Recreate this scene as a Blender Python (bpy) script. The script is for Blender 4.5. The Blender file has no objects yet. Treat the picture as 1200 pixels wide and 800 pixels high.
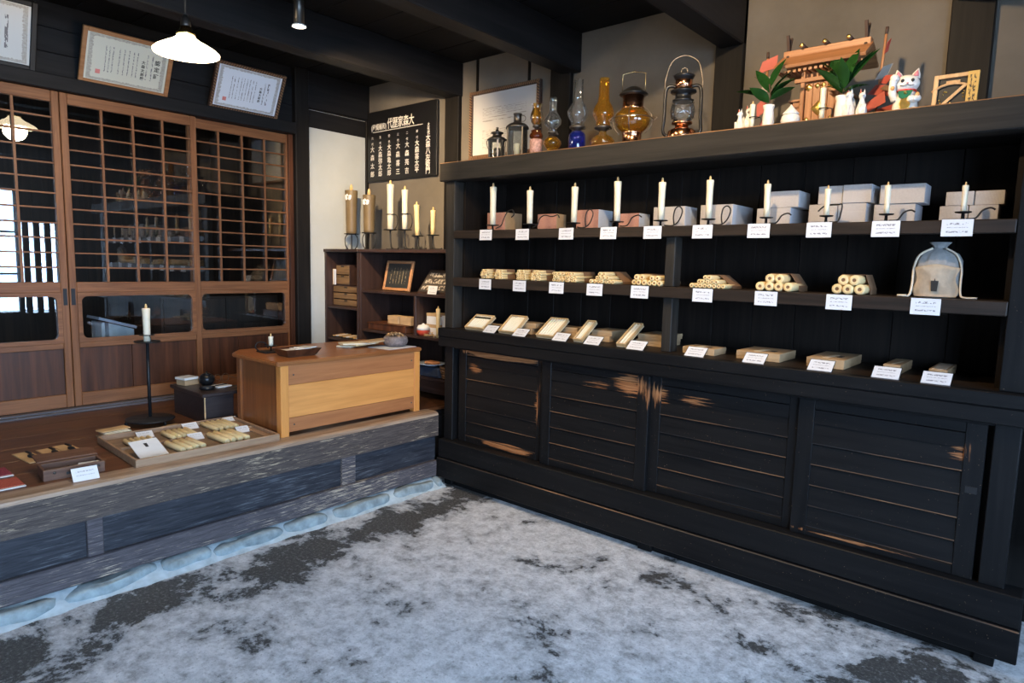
import bpy, bmesh, math, random
from mathutils import Vector, Matrix
random.seed(7)
SC = bpy.context.scene
COL = SC.collection
PI = math.pi

# ------------------------------------------------------------------ camera
cam_d = bpy.data.cameras.new('camera'); cam = bpy.data.objects.new('camera', cam_d); COL.objects.link(cam)
cam_d.sensor_width = 36.0; cam_d.lens = 770.4 / 1200 * 36.0; cam_d.clip_start = 0.05
_R = Vector((0.75841769, 0.65132267, 0.024112)); _U = Vector((-0.09347303, 0.07208128, 0.9930091)); _F = Vector((-0.64503131, 0.75536949, -0.11554882))
cam.matrix_world = Matrix(((_R.x, _U.x, -_F.x, 2.901), (_R.y, _U.y, -_F.y, -2.72), (_R.z, _U.z, -_F.z, 1.36), (0, 0, 0, 1)))
SC.camera = cam
# ------------------------------------------------------------------ world, large lights, exposure
w = bpy.data.worlds.new('sky'); SC.world = w; w.use_nodes = True
w.node_tree.nodes['Background'].inputs[0].default_value = (0.48, 0.69, 1.0, 1)
w.node_tree.nodes['Background'].inputs[1].default_value = 24.0
vs = SC.view_settings
vs.view_transform = 'Standard'; vs.look = 'None'; vs.exposure = 0.3; vs.gamma = 1.0; vs.use_curve_mapping = False

def light(name, kind, loc, aim, energy, color, **kw):
    d = bpy.data.lights.new(name, kind); o = bpy.data.objects.new(name, d); COL.objects.link(o)
    o.location = loc; d.energy = energy; d.color = color
    o.rotation_euler = (Vector(aim) - Vector(loc)).to_track_quat('-Z', 'Y').to_euler()
    for k, v in kw.items(): setattr(d, k, v)
    return o
# sky portals in the two openings of the shop front (the light itself is the sky's)
for nm, y0, y1, z0, z1 in (('front_window_portal', -4.3, -1.7, 0.6, 2.15), ('narrow_window_portal', -0.75, -0.42, 0.6, 2.15), ('lattice_window_portal', -0.42, 0.02, 0.6, 2.45)):
    o = light(nm, 'AREA', (4.31, (y0 + y1) / 2, (z0 + z1) / 2), (0, (y0 + y1) / 2, (z0 + z1) / 2), 1, (1, 1, 1), shape='RECTANGLE', size=1, size_y=1)
    o.data.size = y1 - y0; o.data.size_y = z1 - z0
    o.rotation_euler = (PI / 2, 0, PI / 2); o.data.cycles.is_portal = True
# warm ceiling spotlights of the shop
WARM = (1.0, 0.72, 0.42)
light('ceiling_spot_ledge', 'SPOT', (1.95, -1.0, 2.60), (1.55, 0.45, 1.85), 92, WARM, spot_size=2.3, spot_blend=0.8, shadow_soft_size=0.025)
light('ceiling_spot_corner', 'SPOT', (-0.04, -0.9, 2.42), (-0.85, 0.55, 1.75), 210, WARM, spot_size=1.3, spot_blend=0.8, shadow_soft_size=0.03)
light('ceiling_spot_shelves', 'SPOT', (0.95, -1.5, 2.60), (0.7, 0.1, 1.3), 60, (1.0, 0.76, 0.48), spot_size=1.7, spot_blend=0.9, shadow_soft_size=0.03)

# ------------------------------------------------------------------ node materials
def _nt(name):
    m = bpy.data.materials.new(name); m.use_nodes = True
    nt = m.node_tree; b = nt.nodes['Principled BSDF']
    return m, nt, b
def _ramp(nt, fac, stops):
    r = nt.nodes.new('ShaderNodeValToRGB'); e = r.color_ramp.elements
    while len(e) < len(stops): e.new(0.5)
    for el, (p, c) in zip(e, stops): el.position = p; el.color = (*c, 1)
    nt.links.new(fac, r.inputs[0]); return r.outputs[0]
def _noise(nt, vec, scale, detail=4, rough=0.55, dist=0.0):
    n = nt.nodes.new('ShaderNodeTexNoise'); n.inputs['Scale'].default_value = scale; n.inputs['Detail'].default_value = detail
    n.inputs['Roughness'].default_value = rough; n.inputs['Distortion'].default_value = dist
    if vec is not None: nt.links.new(vec, n.inputs['Vector'])
    return n.outputs['Fac']
def _map(nt, scale, src='Object', rnd=True):
    tc = nt.nodes.new('ShaderNodeTexCoord') if src != 'World' else nt.nodes.new('ShaderNodeNewGeometry')
    out = tc.outputs[src if src != 'World' else 'Position']
    mp = nt.nodes.new('ShaderNodeMapping'); mp.inputs['Scale'].default_value = scale; nt.links.new(out, mp.inputs['Vector'])
    if rnd and src != 'World':
        oi = nt.nodes.new('ShaderNodeObjectInfo'); mu = nt.nodes.new('ShaderNodeVectorMath'); mu.operation = 'SCALE'
        mu.inputs[0].default_value = (13.1, 7.7, 5.3); nt.links.new(oi.outputs['Random'], mu.inputs['Scale']); nt.links.new(mu.outputs[0], mp.inputs['Location'])
    return mp.outputs[0]
def _math(nt, op, a, b=None, clamp=False):
    n = nt.nodes.new('ShaderNodeMath'); n.operation = op; n.use_clamp = clamp
    for i, v in enumerate((a, b)):
        if v is None: continue
        if isinstance(v, (int, float)): n.inputs[i].default_value = v
        else: nt.links.new(v, n.inputs[i])
    return n.outputs[0]
def _mix(nt, fac, a, b):
    n = nt.nodes.new('ShaderNodeMix'); n.data_type = 'RGBA'
    if isinstance(fac, (int, float)): n.inputs[0].default_value = fac
    else: nt.links.new(fac, n.inputs[0])
    for i, v in ((6, a), (7, b)):
        if isinstance(v, tuple): n.inputs[i].default_value = (*v, 1)
        else: nt.links.new(v, n.inputs[i])
    return n.outputs[2]
def _bump(nt, b, h, strength=0.3, dist=0.01):
    n = nt.nodes.new('ShaderNodeBump'); n.inputs['Strength'].default_value = strength; n.inputs['Distance'].default_value = dist
    nt.links.new(h, n.inputs['Height']); nt.links.new(n.outputs[0], b.inputs['Normal'])
def plain(name, c, rough=0.5, metal=0.0, var=0.12, scale=25, emit=None, es=1.0, sss=0.0, bump=0.0):
    m, nt, b = _nt(name)
    f = _noise(nt, _map(nt, (1, 1, 1)), scale)
    col = _ramp(nt, f, [(0.25, tuple(x * (1 - var) for x in c)), (0.75, tuple(min(1, x * (1 + var)) for x in c))])
    nt.links.new(col, b.inputs['Base Color'])
    b.inputs['Roughness'].default_value = rough; b.inputs['Metallic'].default_value = metal
    if emit: b.inputs['Emission Color'].default_value = (*emit, 1); b.inputs['Emission Strength'].default_value = es
    if sss: b.inputs['Subsurface Weight'].default_value = sss; b.inputs['Subsurface Radius'].default_value = (0.02, 0.012, 0.006)
    if bump: _bump(nt, b, f, bump, 0.004)
    return m
AX = {'X': (1.2, 22, 22), 'Y': (22, 1.2, 22), 'Z': (22, 22, 1.2)}
def wood(name, dark, light_, axis='X', rough=0.5, scale=1.0, contrast=(0.3, 0.7), wear=None, wear_at=(0.62, 0.7), bump=0.25, spec=0.5, coat=0.0):
    m, nt, b = _nt(name)
    v = _map(nt, tuple(s * scale for s in AX[axis]))
    f = _noise(nt, v, 2.2, 5, 0.6, 0.6)
    col = _ramp(nt, f, [(contrast[0], dark), (contrast[1], light_)])
    if wear:
        f2 = _noise(nt, _map(nt, tuple(s * scale * 0.8 for s in AX[axis])), 3.0, 6, 0.7, 0.2)
        f3 = _noise(nt, _map(nt, (1.3, 1.3, 1.3)), 2.0, 2)
        k = _ramp(nt, _math(nt, 'ADD', f2, _math(nt, 'MULTIPLY', f3, 0.35)), [(wear_at[0] + 0.175, (0, 0, 0)), (wear_at[1] + 0.175, (1, 1, 1))])
        col = _mix(nt, k, col, wear)
    nt.links.new(col, b.inputs['Base Color']); b.inputs['Roughness'].default_value = rough
    b.inputs['Specular IOR Level'].default_value = spec; b.inputs['Coat Weight'].default_value = coat; b.inputs['Coat Roughness'].default_value = 0.25
    if bump: _bump(nt, b, f, bump, 0.002)
    return m
def black_wood(name, axis, spots=(), edge=0.0):
    """stained black cabinet wood rubbed down to the bare timber around given places (world metres)"""
    m, nt, b = _nt(name)
    v = _map(nt, AX[axis]); f = _noise(nt, v, 2.0, 5, 0.6, 0.4)
    col = _ramp(nt, f, [(0.3, (0.0038, 0.004, 0.0046)), (0.75, (0.010, 0.0096, 0.0098))])
    if spots:
        tc = nt.nodes.new('ShaderNodeNewGeometry'); tot = None
        for (x, z, sx, sz, amt) in spots:
            mp = nt.nodes.new('ShaderNodeMapping'); mp.vector_type = 'POINT'
            mp.inputs['Location'].default_value = (-x / sx, 0, -z / sz); mp.inputs['Scale'].default_value = (1 / sx, 0, 1 / sz)
            nt.links.new(tc.outputs['Position'], mp.inputs['Vector'])
            ln = nt.nodes.new('ShaderNodeVectorMath'); ln.operation = 'LENGTH'; nt.links.new(mp.outputs[0], ln.inputs[0])
            d = _math(nt, 'MULTIPLY', _math(nt, 'SUBTRACT', 1.0, ln.outputs['Value'], True), amt)
            tot = d if tot is None else _math(nt, 'MAXIMUM', tot, d)
        g = _noise(nt, _map(nt, tuple(s * 1.6 for s in AX[axis]), 'World'), 2.5, 6, 0.7)
        k = _ramp(nt, _math(nt, 'ADD', tot, _math(nt, 'SUBTRACT', g, 0.5)), [(0.30, (0, 0, 0)), (0.42, (1, 1, 1))])
        g2 = _noise(nt, _map(nt, AX[axis], 'World'), 5, 3)
        worn = _ramp(nt, g2, [(0.3, (0.16, 0.055, 0.018)), (0.7, (0.42, 0.19, 0.08))])
        col = _mix(nt, k, col, worn)
    # specks of missing stain
    s = _noise(nt, _map(nt, (9, 9, 9)), 18, 2)
    col = _mix(nt, _ramp(nt, s, [(0.745, (0, 0, 0)), (0.76, (1, 1, 1))]), col, (0.3, 0.2, 0.12))
    nt.links.new(col, b.inputs['Base Color']); b.inputs['Roughness'].default_value = 0.45; b.inputs['Specular IOR Level'].default_value = 0.16
    _bump(nt, b, f, 0.25, 0.0015)
    return m
def glass(name, tint=(1, 1, 1), gain=1.0, rough=0.0, density=0.0):
    m = bpy.data.materials.new(name); m.use_nodes = True; nt = m.node_tree; nt.nodes.clear()
    out = nt.nodes.new('ShaderNodeOutputMaterial'); t = nt.nodes.new('ShaderNodeBsdfTransparent'); t.inputs[0].default_value = (*tint, 1)
    g = nt.nodes.new('ShaderNodeBsdfGlossy'); g.inputs['Roughness'].default_value = rough
    fr = nt.nodes.new('ShaderNodeFresnel'); fr.inputs[0].default_value = 1.5
    k = _math(nt, 'MULTIPLY', fr.outputs[0], gain, True)
    mx = nt.nodes.new('ShaderNodeMixShader'); nt.links.new(k, mx.inputs[0]); nt.links.new(t.outputs[0], mx.inputs[1]); nt.links.new(g.outputs[0], mx.inputs[2])
    last = mx.outputs[0]
    if density:
        df = nt.nodes.new('ShaderNodeBsdfTranslucent'); df.inputs[0].default_value = (*tint, 1)
        d2 = nt.nodes.new('ShaderNodeBsdfDiffuse'); d2.inputs[0].default_value = (*tint, 1)
        ad = nt.nodes.new('ShaderNodeMixShader'); nt.links.new(df.outputs[0], ad.inputs[1]); nt.links.new(d2.outputs[0], ad.inputs[2])
        m2 = nt.nodes.new('ShaderNodeMixShader'); m2.inputs[0].default_value = density
        nt.links.new(last, m2.inputs[1]); nt.links.new(ad.outputs[0], m2.inputs[2]); last = m2.outputs[0]
    nt.links.new(last, out.inputs[0]); return m
def printed(name, paper=(0.85, 0.85, 0.83), ink=(0.12, 0.12, 0.13), rows=((0.3, 0.1, 30),), axes=('X', 'Z'), rough=0.6, margin=0.08, border=None):
    """paper with lines of print too small to read; rows = (centre, half height, dashes across), in 0..1 of the face"""
    m, nt, b = _nt(name)
    tc = nt.nodes.new('ShaderNodeTexCoord'); sp = nt.nodes.new('ShaderNodeSeparateXYZ'); nt.links.new(tc.outputs['Generated'], sp.inputs[0])
    u, v = sp.outputs[axes[0]], sp.outputs[axes[1]]; tot = None
    cb = nt.nodes.new('ShaderNodeCombineXYZ'); nt.links.new(u, cb.inputs[0]); nt.links.new(v, cb.inputs[1])
    oi = nt.nodes.new('ShaderNodeObjectInfo'); nt.links.new(oi.outputs['Random'], cb.inputs[2])
    for c, h, k in rows[:]:
        band = _math(nt, 'LESS_THAN', _math(nt, 'ABSOLUTE', _math(nt, 'SUBTRACT', v, c)), h)
        mp = nt.nodes.new('ShaderNodeMapping'); mp.inputs['Scale'].default_value = (k, 1.5 / h * 0.5, 9); nt.links.new(cb.outputs[0], mp.inputs[0])
        mark = _math(nt, 'GREATER_THAN', _noise(nt, mp.outputs[0], 1.0, 2), 0.5)
        r = _math(nt, 'MULTIPLY', band, mark); tot = r if tot is None else _math(nt, 'MAXIMUM', tot, r)
    inside = _math(nt, 'LESS_THAN', _math(nt, 'ABSOLUTE', _math(nt, 'SUBTRACT', u, 0.5)), 0.5 - margin)
    tot = _math(nt, 'MULTIPLY', tot, inside)
    col = _mix(nt, tot, paper, ink)
    if border:
        e = _math(nt, 'MAXIMUM', _math(nt, 'MULTIPLY', _math(nt, 'ABSOLUTE', _math(nt, 'SUBTRACT', u, 0.5)), 1.0), _math(nt, 'ABSOLUTE', _math(nt, 'SUBTRACT', v, 0.5)))
        n = _noise(nt, cb.outputs[0], 34, 4)
        eb = _math(nt, 'ADD', e, _math(nt, 'MULTIPLY', _math(nt, 'SUBTRACT', n, 0.5), 0.06))
        ring = _math(nt, 'MULTIPLY', _math(nt, 'GREATER_THAN', eb, 0.405), _math(nt, 'LESS_THAN', e, 0.452))
        col = _mix(nt, _math(nt, 'MULTIPLY', ring, _math(nt, 'MULTIPLY', n, 1.3, True)), col, border)
    nt.links.new(col, b.inputs['Base Color']); b.inputs['Roughness'].default_value = rough
    return m

# ------------------------------------------------------------------ mesh builder
class MB:
    def __init__(s): s.bm = bmesh.new()
    def _add(s, vs_, fs, mi=0, smooth=False):
        bv = [s.bm.verts.new(v) for v in vs_]; out = []
        for f in fs:
            try:
                q = s.bm.faces.new([bv[i] for i in f]); q.material_index = mi; q.smooth = smooth; out.append(q)
            except ValueError: pass
        return bv, out
    def box(s, x0, x1, y0, y1, z0, z1, bevel=0.0, mi=0, M=None, seg=1):
        x0, x1 = min(x0, x1), max(x0, x1); y0, y1 = min(y0, y1), max(y0, y1); z0, z1 = min(z0, z1), max(z0, z1)
        vs_ = [(x, y, z) for x in (x0, x1) for y in (y0, y1) for z in (z0, z1)]
        if M is not None: vs_ = [M @ Vector(v) for v in vs_]
        fs = [(0, 1, 3, 2), (4, 6, 7, 5), (0, 4, 5, 1), (2, 3, 7, 6), (0, 2, 6, 4), (1, 5, 7, 3)]
        bv, bf = s._add(vs_, fs, mi)
        if bevel:
            es = list({e for f in bf for e in f.edges})
            r = bmesh.ops.bevel(s.bm, geom=es, offset=min(bevel, 0.45 * min(x1 - x0, y1 - y0, z1 - z0)), segments=seg, affect='EDGES', profile=0.5)
            for f in r['faces']: f.material_index = mi
        return s
    def lathe(s, prof, c=(0, 0, 0), n=16, mi=0, cap=True, smooth=True, M=None, sx=1.0, sy=1.0):
        vs_ = []; rows = []
        for r, z in prof:
            row = []
            for k in range(n):
                a = 2 * PI * k / n; row.append(len(vs_)); vs_.append(Vector((c[0] + r * sx * math.cos(a), c[1] + r * sy * math.sin(a), c[2] + z)))
            rows.append(row)
        if M is not None: vs_ = [M @ v for v in vs_]
        fs = [(rows[i][k], rows[i][(k + 1) % n], rows[i + 1][(k + 1) % n], rows[i + 1][k]) for i in range(len(rows) - 1) for k in range(n)]
        bv, bf = s._add(vs_, fs, mi, smooth)
        if cap:
            for row, rev in ((rows[0], True), (rows[-1], False)):
                f = [bv[i] for i in row]
                try: q = s.bm.faces.new(f[::-1] if rev else f); q.material_index = mi
                except ValueError: pass
        return s
    def tube(s, pts, r, n=6, closed=False, mi=0):
        pts = [Vector(p) for p in pts]; N = len(pts); rings = []; vs_ = []
        up = Vector((0, 0, 1))
        for i, p in enumerate(pts):
            a = pts[(i - 1) % N] if (closed or i > 0) else p; b = pts[(i + 1) % N] if (closed or i < N - 1) else p
            t = (b - a).normalized()
            ref = up if abs(t.dot(up)) < 0.95 else Vector((1, 0, 0))
            if i and abs(u.dot(t)) < 0.95: ref = u
            v_ = t.cross(ref).normalized(); u = v_.cross(t).normalized()
            rr = r[i] if isinstance(r, (list, tuple)) else r
            ring = []
            for k in range(n):
                an = 2 * PI * k / n; ring.append(len(vs_)); vs_.append(p + u * (rr * math.cos(an)) + v_ * (rr * math.sin(an)))
            rings.append(ring)
        fs = []
        for i in range(N if closed else N - 1):
            A, B_ = rings[i], rings[(i + 1) % N]
            fs += [(A[k], A[(k + 1) % n], B_[(k + 1) % n], B_[k]) for k in range(n)]
        bv, bf = s._add(vs_, fs, mi, True)
        if not closed:
            for ring in (rings[0][::-1], rings[-1]):
                try: q = s.bm.faces.new([bv[i] for i in ring]); q.material_index = mi
                except ValueError: pass
        return s
    def prism(s, poly, t0, t1, axis='Z', mi=0, M=None, bevel=0.0):
        """polygon in the two other axes, extruded along axis"""
        def P(a, b, t): return {'Z': (a, b, t), 'Y': (a, t, b), 'X': (t, a, b)}[axis]
        n = len(poly); vs_ = [Vector(P(a, b, t0)) for a, b in poly] + [Vector(P(a, b, t1)) for a, b in poly]
        if M is not None: vs_ = [M @ v for v in vs_]
        fs = [tuple(range(n))[::-1], tuple(range(n, 2 * n))] + [(i, (i + 1) % n, n + (i + 1) % n, n + i) for i in range(n)]
        bv, bf = s._add(vs_, fs, mi)
        if bevel:
            r = bmesh.ops.bevel(s.bm, geom=list({e for f in bf for e in f.edges}), offset=bevel, segments=2, affect='EDGES')
            for f in r['faces']: f.material_index = mi
        return s
    def ball(s, c, r, sub=2, sc=(1, 1, 1), mi=0, M=None):
        r_ = bmesh.ops.create_icosphere(s.bm, subdivisions=sub, radius=r)
        for v in r_['verts']:
            v.co = Vector((v.co.x * sc[0], v.co.y * sc[1], v.co.z * sc[2]))
            if M is not None: v.co = M @ v.co
            v.co += Vector(c)
        for f in {f for v in r_['verts'] for f in v.link_faces}: f.smooth = True; f.material_index = mi
        return s
    def jitter(s, a, seed=1):
        rr = random.Random(seed)
        for v in s.bm.verts: v.co += Vector((rr.uniform(-a, a), rr.uniform(-a, a), rr.uniform(-a, a)))
        return s
    def mesh(s, name, mats):
        bmesh.ops.recalc_face_normals(s.bm, faces=s.bm.faces)
        me = bpy.data.meshes.new(name); s.bm.to_mesh(me); s.bm.free()
        for m in (mats if isinstance(mats, (list, tuple)) else [mats]): me.materials.append(m)
        return me
    def obj(s, name, mats, parent=None, loc=None, rot=None):
        return link(name, s.mesh(name, mats), parent, loc, rot)
def link(name, me, parent=None, loc=None, rot=None):
    o = bpy.data.objects.new(name, me); COL.objects.link(o)
    if parent is not None: o.parent = parent
    if loc is not None: o.location = loc
    if rot is not None: o.rotation_euler = rot
    return o
def tag(o, label, cat, group=None, kind=None):
    o['label'] = label; o['category'] = cat
    if group: o['group'] = group
    if kind: o['kind'] = kind
    return o
def thing(name, label, cat, loc=(0, 0, 0), rz=0.0, group=None, rot=None):
    o = bpy.data.objects.new(name, None); COL.objects.link(o); o.empty_display_size = 0.05
    o.location = loc; o.rotation_euler = rot if rot else (0, 0, rz)
    return tag(o, label, cat, group)
def struct(o): o['kind'] = 'structure'; return o
def text_mesh(body, size, mat, thick=0.0, bold=0.0, spacing=1.0, align='CENTER', sx=1.0):
    cu = bpy.data.curves.new('lettering', 'FONT'); cu.body = body; cu.size = size; cu.extrude = thick; cu.offset = bold * size
    cu.align_x = align; cu.align_y = 'CENTER'; cu.space_line = spacing; cu.resolution_u = 2
    to = bpy.data.objects.new('lettering_tmp', cu); COL.objects.link(to); to.scale = (sx, 1, 1)
    dg = bpy.context.evaluated_depsgraph_get(); me = bpy.data.meshes.new_from_object(to.evaluated_get(dg))
    bpy.data.objects.remove(to); bpy.data.curves.remove(cu)
    if sx != 1.0:
        for v in me.vertices: v.co.x *= sx
    me.materials.clear(); me.materials.append(mat)
    return me
ORD = ['first', 'second', 'third', 'fourth', 'fifth', 'sixth', 'seventh', 'eighth', 'ninth', 'tenth', 'eleventh', 'twelfth']
# ------------------------------------------------------------------ materials of the room
def floor_mat():
    m, nt, b = _nt('earthen_floor')
    g = nt.nodes.new('ShaderNodeNewGeometry'); sp = nt.nodes.new('ShaderNodeSeparateXYZ'); nt.links.new(g.outputs['Position'], sp.inputs[0])
    P = g.outputs['Position']
    big = _noise(nt, P, 2.9, 12, 0.74, 0.3)
    fine = _noise(nt, P, 75, 5, 0.75); mid = _noise(nt, P, 14, 8, 0.7)
    # trodden dark band beside the raised floor; darker along the cabinet, away from the platform
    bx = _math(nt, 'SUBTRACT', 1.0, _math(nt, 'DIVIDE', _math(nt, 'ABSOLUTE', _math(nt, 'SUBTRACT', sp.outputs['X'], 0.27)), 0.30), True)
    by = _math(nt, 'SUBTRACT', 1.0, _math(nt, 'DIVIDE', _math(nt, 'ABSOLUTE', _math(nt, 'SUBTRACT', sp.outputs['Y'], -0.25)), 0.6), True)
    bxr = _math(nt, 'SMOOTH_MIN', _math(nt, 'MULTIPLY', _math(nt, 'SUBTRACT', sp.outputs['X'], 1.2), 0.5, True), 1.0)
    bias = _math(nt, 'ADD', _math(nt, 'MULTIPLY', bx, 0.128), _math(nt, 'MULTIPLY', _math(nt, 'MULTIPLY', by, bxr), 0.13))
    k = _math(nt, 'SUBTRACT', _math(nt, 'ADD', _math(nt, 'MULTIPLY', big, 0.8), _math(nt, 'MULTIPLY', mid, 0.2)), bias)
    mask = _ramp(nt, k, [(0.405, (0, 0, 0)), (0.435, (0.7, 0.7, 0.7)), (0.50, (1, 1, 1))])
    grain = _noise(nt, P, 34, 9, 0.8)
    crust = _ramp(nt, _math(nt, 'ADD', _math(nt, 'MULTIPLY', mid, 0.55), _math(nt, 'MULTIPLY', grain, 0.45)), [(0.33, (0.24, 0.235, 0.23)), (0.42, (0.52, 0.52, 0.52)), (0.50, (0.74, 0.74, 0.75)), (0.60, (0.92, 0.92, 0.93))])
    crust = _mix(nt, _ramp(nt, fine, [(0.56, (0, 0, 0)), (0.68, (1, 1, 1))]), crust, (0.36, 0.35, 0.34))
    dirt = _ramp(nt, fine, [(0.35, (0.035, 0.032, 0.029)), (0.55, (0.085, 0.08, 0.074)), (0.68, (0.30, 0.29, 0.28))])
    nt.links.new(_mix(nt, mask, dirt, crust), b.inputs['Base Color'])
    b.inputs['Roughness'].default_value = 0.62
    h = _math(nt, 'ADD', _math(nt, 'MULTIPLY', mask, 0.5), _math(nt, 'ADD', _math(nt, 'MULTIPLY', grain, 1.0), _math(nt, 'MULTIPLY', mid, 0.7)))
    _bump(nt, b, h, 1.0, 0.02)
    return m
def plaster(name, c, stain=0.25, sc=2.0):
    m, nt, b = _nt(name)
    v = _map(nt, (1, 1, 1), 'World'); f = _noise(nt, v, sc, 7, 0.6); g = _noise(nt, v, 40, 3)
    col = _ramp(nt, f, [(0.3, tuple(x * (1 - stain) for x in c)), (0.7, c)])
    nt.links.new(col, b.inputs['Base Color']); b.inputs['Roughness'].default_value = 0.85
    _bump(nt, b, _math(nt, 'ADD', f, _math(nt, 'MULTIPLY', g, 0.3)), 0.25, 0.006)
    return m
M = {}
M['floor'] = floor_mat()
M['plaster'] = plaster('grey_clay_plaster', (0.165, 0.145, 0.12), 0.4)
M['white_plaster'] = plaster('pale_plaster', (0.47, 0.49, 0.47), 0.15)
M['soot'] = wood('sooty_timber', (0.004, 0.004, 0.0045), (0.013, 0.0115, 0.0115), 'Y', 0.6, 0.6, spec=0.25)
M['soot_x'] = wood('sooty_board', (0.004, 0.004, 0.0042), (0.010, 0.009, 0.009), 'X', 0.65, 0.6, spec=0.2)
M['soot_z'] = wood('sooty_post', (0.004, 0.0035, 0.0033), (0.012, 0.010, 0.0085), 'Z', 0.6, 0.7, spec=0.2)
M['edge_board'] = wood('scuffed_edge_board', (0.040, 0.030, 0.026), (0.115, 0.088, 0.074), 'Y', 0.55, 4.0, wear=(0.42, 0.32, 0.21), wear_at=(0.575, 0.66), spec=0.2)
M['edge_lip'] = wood('rubbed_lit_lip', (0.17, 0.10, 0.06), (0.40, 0.29, 0.20), 'Y', 0.45, 1.2)  # rubbed lip, its warm highlight painted in as lighter tan
M['riser'] = wood('blue_black_riser', (0.012, 0.013, 0.017), (0.045, 0.047, 0.056), 'Y', 0.45, 2.2, wear=(0.16, 0.165, 0.18), wear_at=(0.56, 0.78), spec=0.25)
M['ground_beam'] = wood('scuffed_ground_beam', (0.045, 0.038, 0.042), (0.115, 0.10, 0.105), 'Y', 0.55, 3.5, wear=(0.46, 0.37, 0.27), wear_at=(0.56, 0.66), spec=0.2)
M['plank'] = wood('brown_platform_plank', (0.060, 0.022, 0.008), (0.145, 0.056, 0.021), 'Y', 0.38, 0.8, bump=0.1, coat=0.1, spec=0.35)
M['sill'] = wood('grey_sill', (0.05, 0.045, 0.05), (0.14, 0.12, 0.12), 'Y', 0.45, 1.0)
M['cedar'] = wood('warm_cedar_frame', (0.15, 0.055, 0.020), (0.28, 0.115, 0.045), 'Z', 0.48, 1.0, bump=0.12, spec=0.3)
M['cedar_y'] = wood('warm_cedar_rail', (0.15, 0.055, 0.020), (0.28, 0.115, 0.045), 'Y', 0.48, 1.0, bump=0.12, spec=0.3)
M['panel'] = wood('dark_door_panel', (0.032, 0.012, 0.006), (0.115, 0.040, 0.017), 'Z', 0.42, 0.5, bump=0.08, coat=0.05, spec=0.3)
M['pane'] = glass('window_glass', (0.93, 0.95, 0.95), 1.9)
M['stone'] = plain('foundation_stone', (0.24, 0.29, 0.30), 0.8, 0, 0.45, 18, bump=0.5)
M['mortar'] = plain('pale_mortar', (0.40, 0.47, 0.50), 0.85, 0, 0.25, 20, bump=0.5)
M['street'] = plain('street', (0.35, 0.35, 0.34), 0.9)
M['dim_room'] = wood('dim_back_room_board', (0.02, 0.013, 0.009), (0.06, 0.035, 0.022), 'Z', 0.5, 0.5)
M['iron'] = plain('black_iron', (0.012, 0.012, 0.013), 0.5, 0.3)

# ------------------------------------------------------------------ shell
struct(MB().box(-0.2, 4.35, -4.6, 0.75, -0.12, 0.0).obj('floor', M['floor']))
struct(MB().box(4.35, 14, -14, 10, -0.3, -0.05).obj('floor_street', M['street']))
struct(MB().box(-1.62, 4.4, 0.60, 0.75, -0.1, 2.95).obj('wall_back', M['plaster']))
struct(MB().box(-1.62, 4.4, -4.75, -4.6, -0.1, 2.95).obj('wall_front', M['plaster']))
# ceiling boards, each its own piece
cl = struct(MB().box(-1.62, 4.4, -4.6, 0.75, 2.745, 2.9).obj('ceiling', M['soot_x']))
y = -4.55
while y < 0.6:
    MB().box(-1.6, 4.3, y, y + 0.283, 2.722, 2.744, 0.003).obj('ceiling_board', M['soot_x'], cl); y += 0.286
# wall with the shop-front openings (behind the camera's right shoulder)
wr = MB()
for a in ((4.22, 4.35, -4.6, 0.75, -0.1, 0.6), (4.22, 4.35, -4.6, 0.75, 2.45, 2.95), (4.22, 4.35, -4.6, -4.3, 0.6, 2.45), (4.22, 4.35, -1.7, -0.75, 0.6, 2.45),  # final pier unseen, added to keep daylight off the floor by the cabinet
          (4.22, 4.35, -4.3, -0.42, 2.15, 2.45), (4.22, 4.35, 0.02, 0.75, 0.6, 2.45)): wr.box(*a)
struct(wr.obj('wall_right', M['soot_z']))
win = struct(MB().box(4.22, 4.30, -0.46, -0.41, 0.6, 2.45, 0.004).obj('window_1', M['soot_z']))
for k in range(4): MB().box(4.24, 4.29, -0.385 + k * 0.118, -0.325 + k * 0.118, 0.6, 2.45).obj('lattice_slat', M['soot_z'], win)
MB().box(4.31, 4.35, -0.42, 0.02, 1.75, 2.45).obj('shutter_board', M['soot_x'], win)
for k in range(4): MB().box(4.17, 4.215, 0.17 + k * 0.118, 0.23 + k * 0.118, 0.75, 2.4).obj('lattice_slat', M['panel'], win)
win2 = struct(MB().box(4.20, 4.30, -4.32, -0.41, 0.56, 0.62, 0.004).obj('window_2', M['soot']))
for k in range(1, 4): MB().box(4.24, 4.28, -4.3 + k * 0.65 - 0.02, -4.3 + k * 0.65 + 0.02, 0.62, 2.15).obj('mullion', M['soot_z'], win2)
for z in (1.1, 1.62): MB().box(4.25, 4.27, -4.3, -0.46, z - 0.012, z + 0.012).obj('glazing_bar', M['soot'], win2)

# ceiling beams and the posts that carry them
n = 1
for x0, x1, zb in ((-0.55, -0.43, 2.50), (0.435, 0.555, 2.50), (1.42, 1.545, 2.465), (2.42, 2.55, 2.465), (3.42, 3.55, 2.465)):
    struct(MB().box(x0, x1, -4.6, 0.6, zb, 2.722, 0.006).obj('trim_%d' % n, M['soot'])); n += 1
for x0, x1 in ((-0.575, -0.44), (0.35, 0.50), (1.40, 1.545), (2.405, 2.555), (3.4, 3.55)):
    struct(MB().box(x0, x1, 0.565, 0.602, 0.0, 2.722, 0.004).obj('trim_%d' % n, M['soot_z'])); n += 1
for x in (-0.29, 0.16): struct(MB().box(x - 0.008, x + 0.008, 0.59, 0.602, 1.9, 2.722).obj('trim_%d' % n, M['soot_z'])); n += 1

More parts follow.
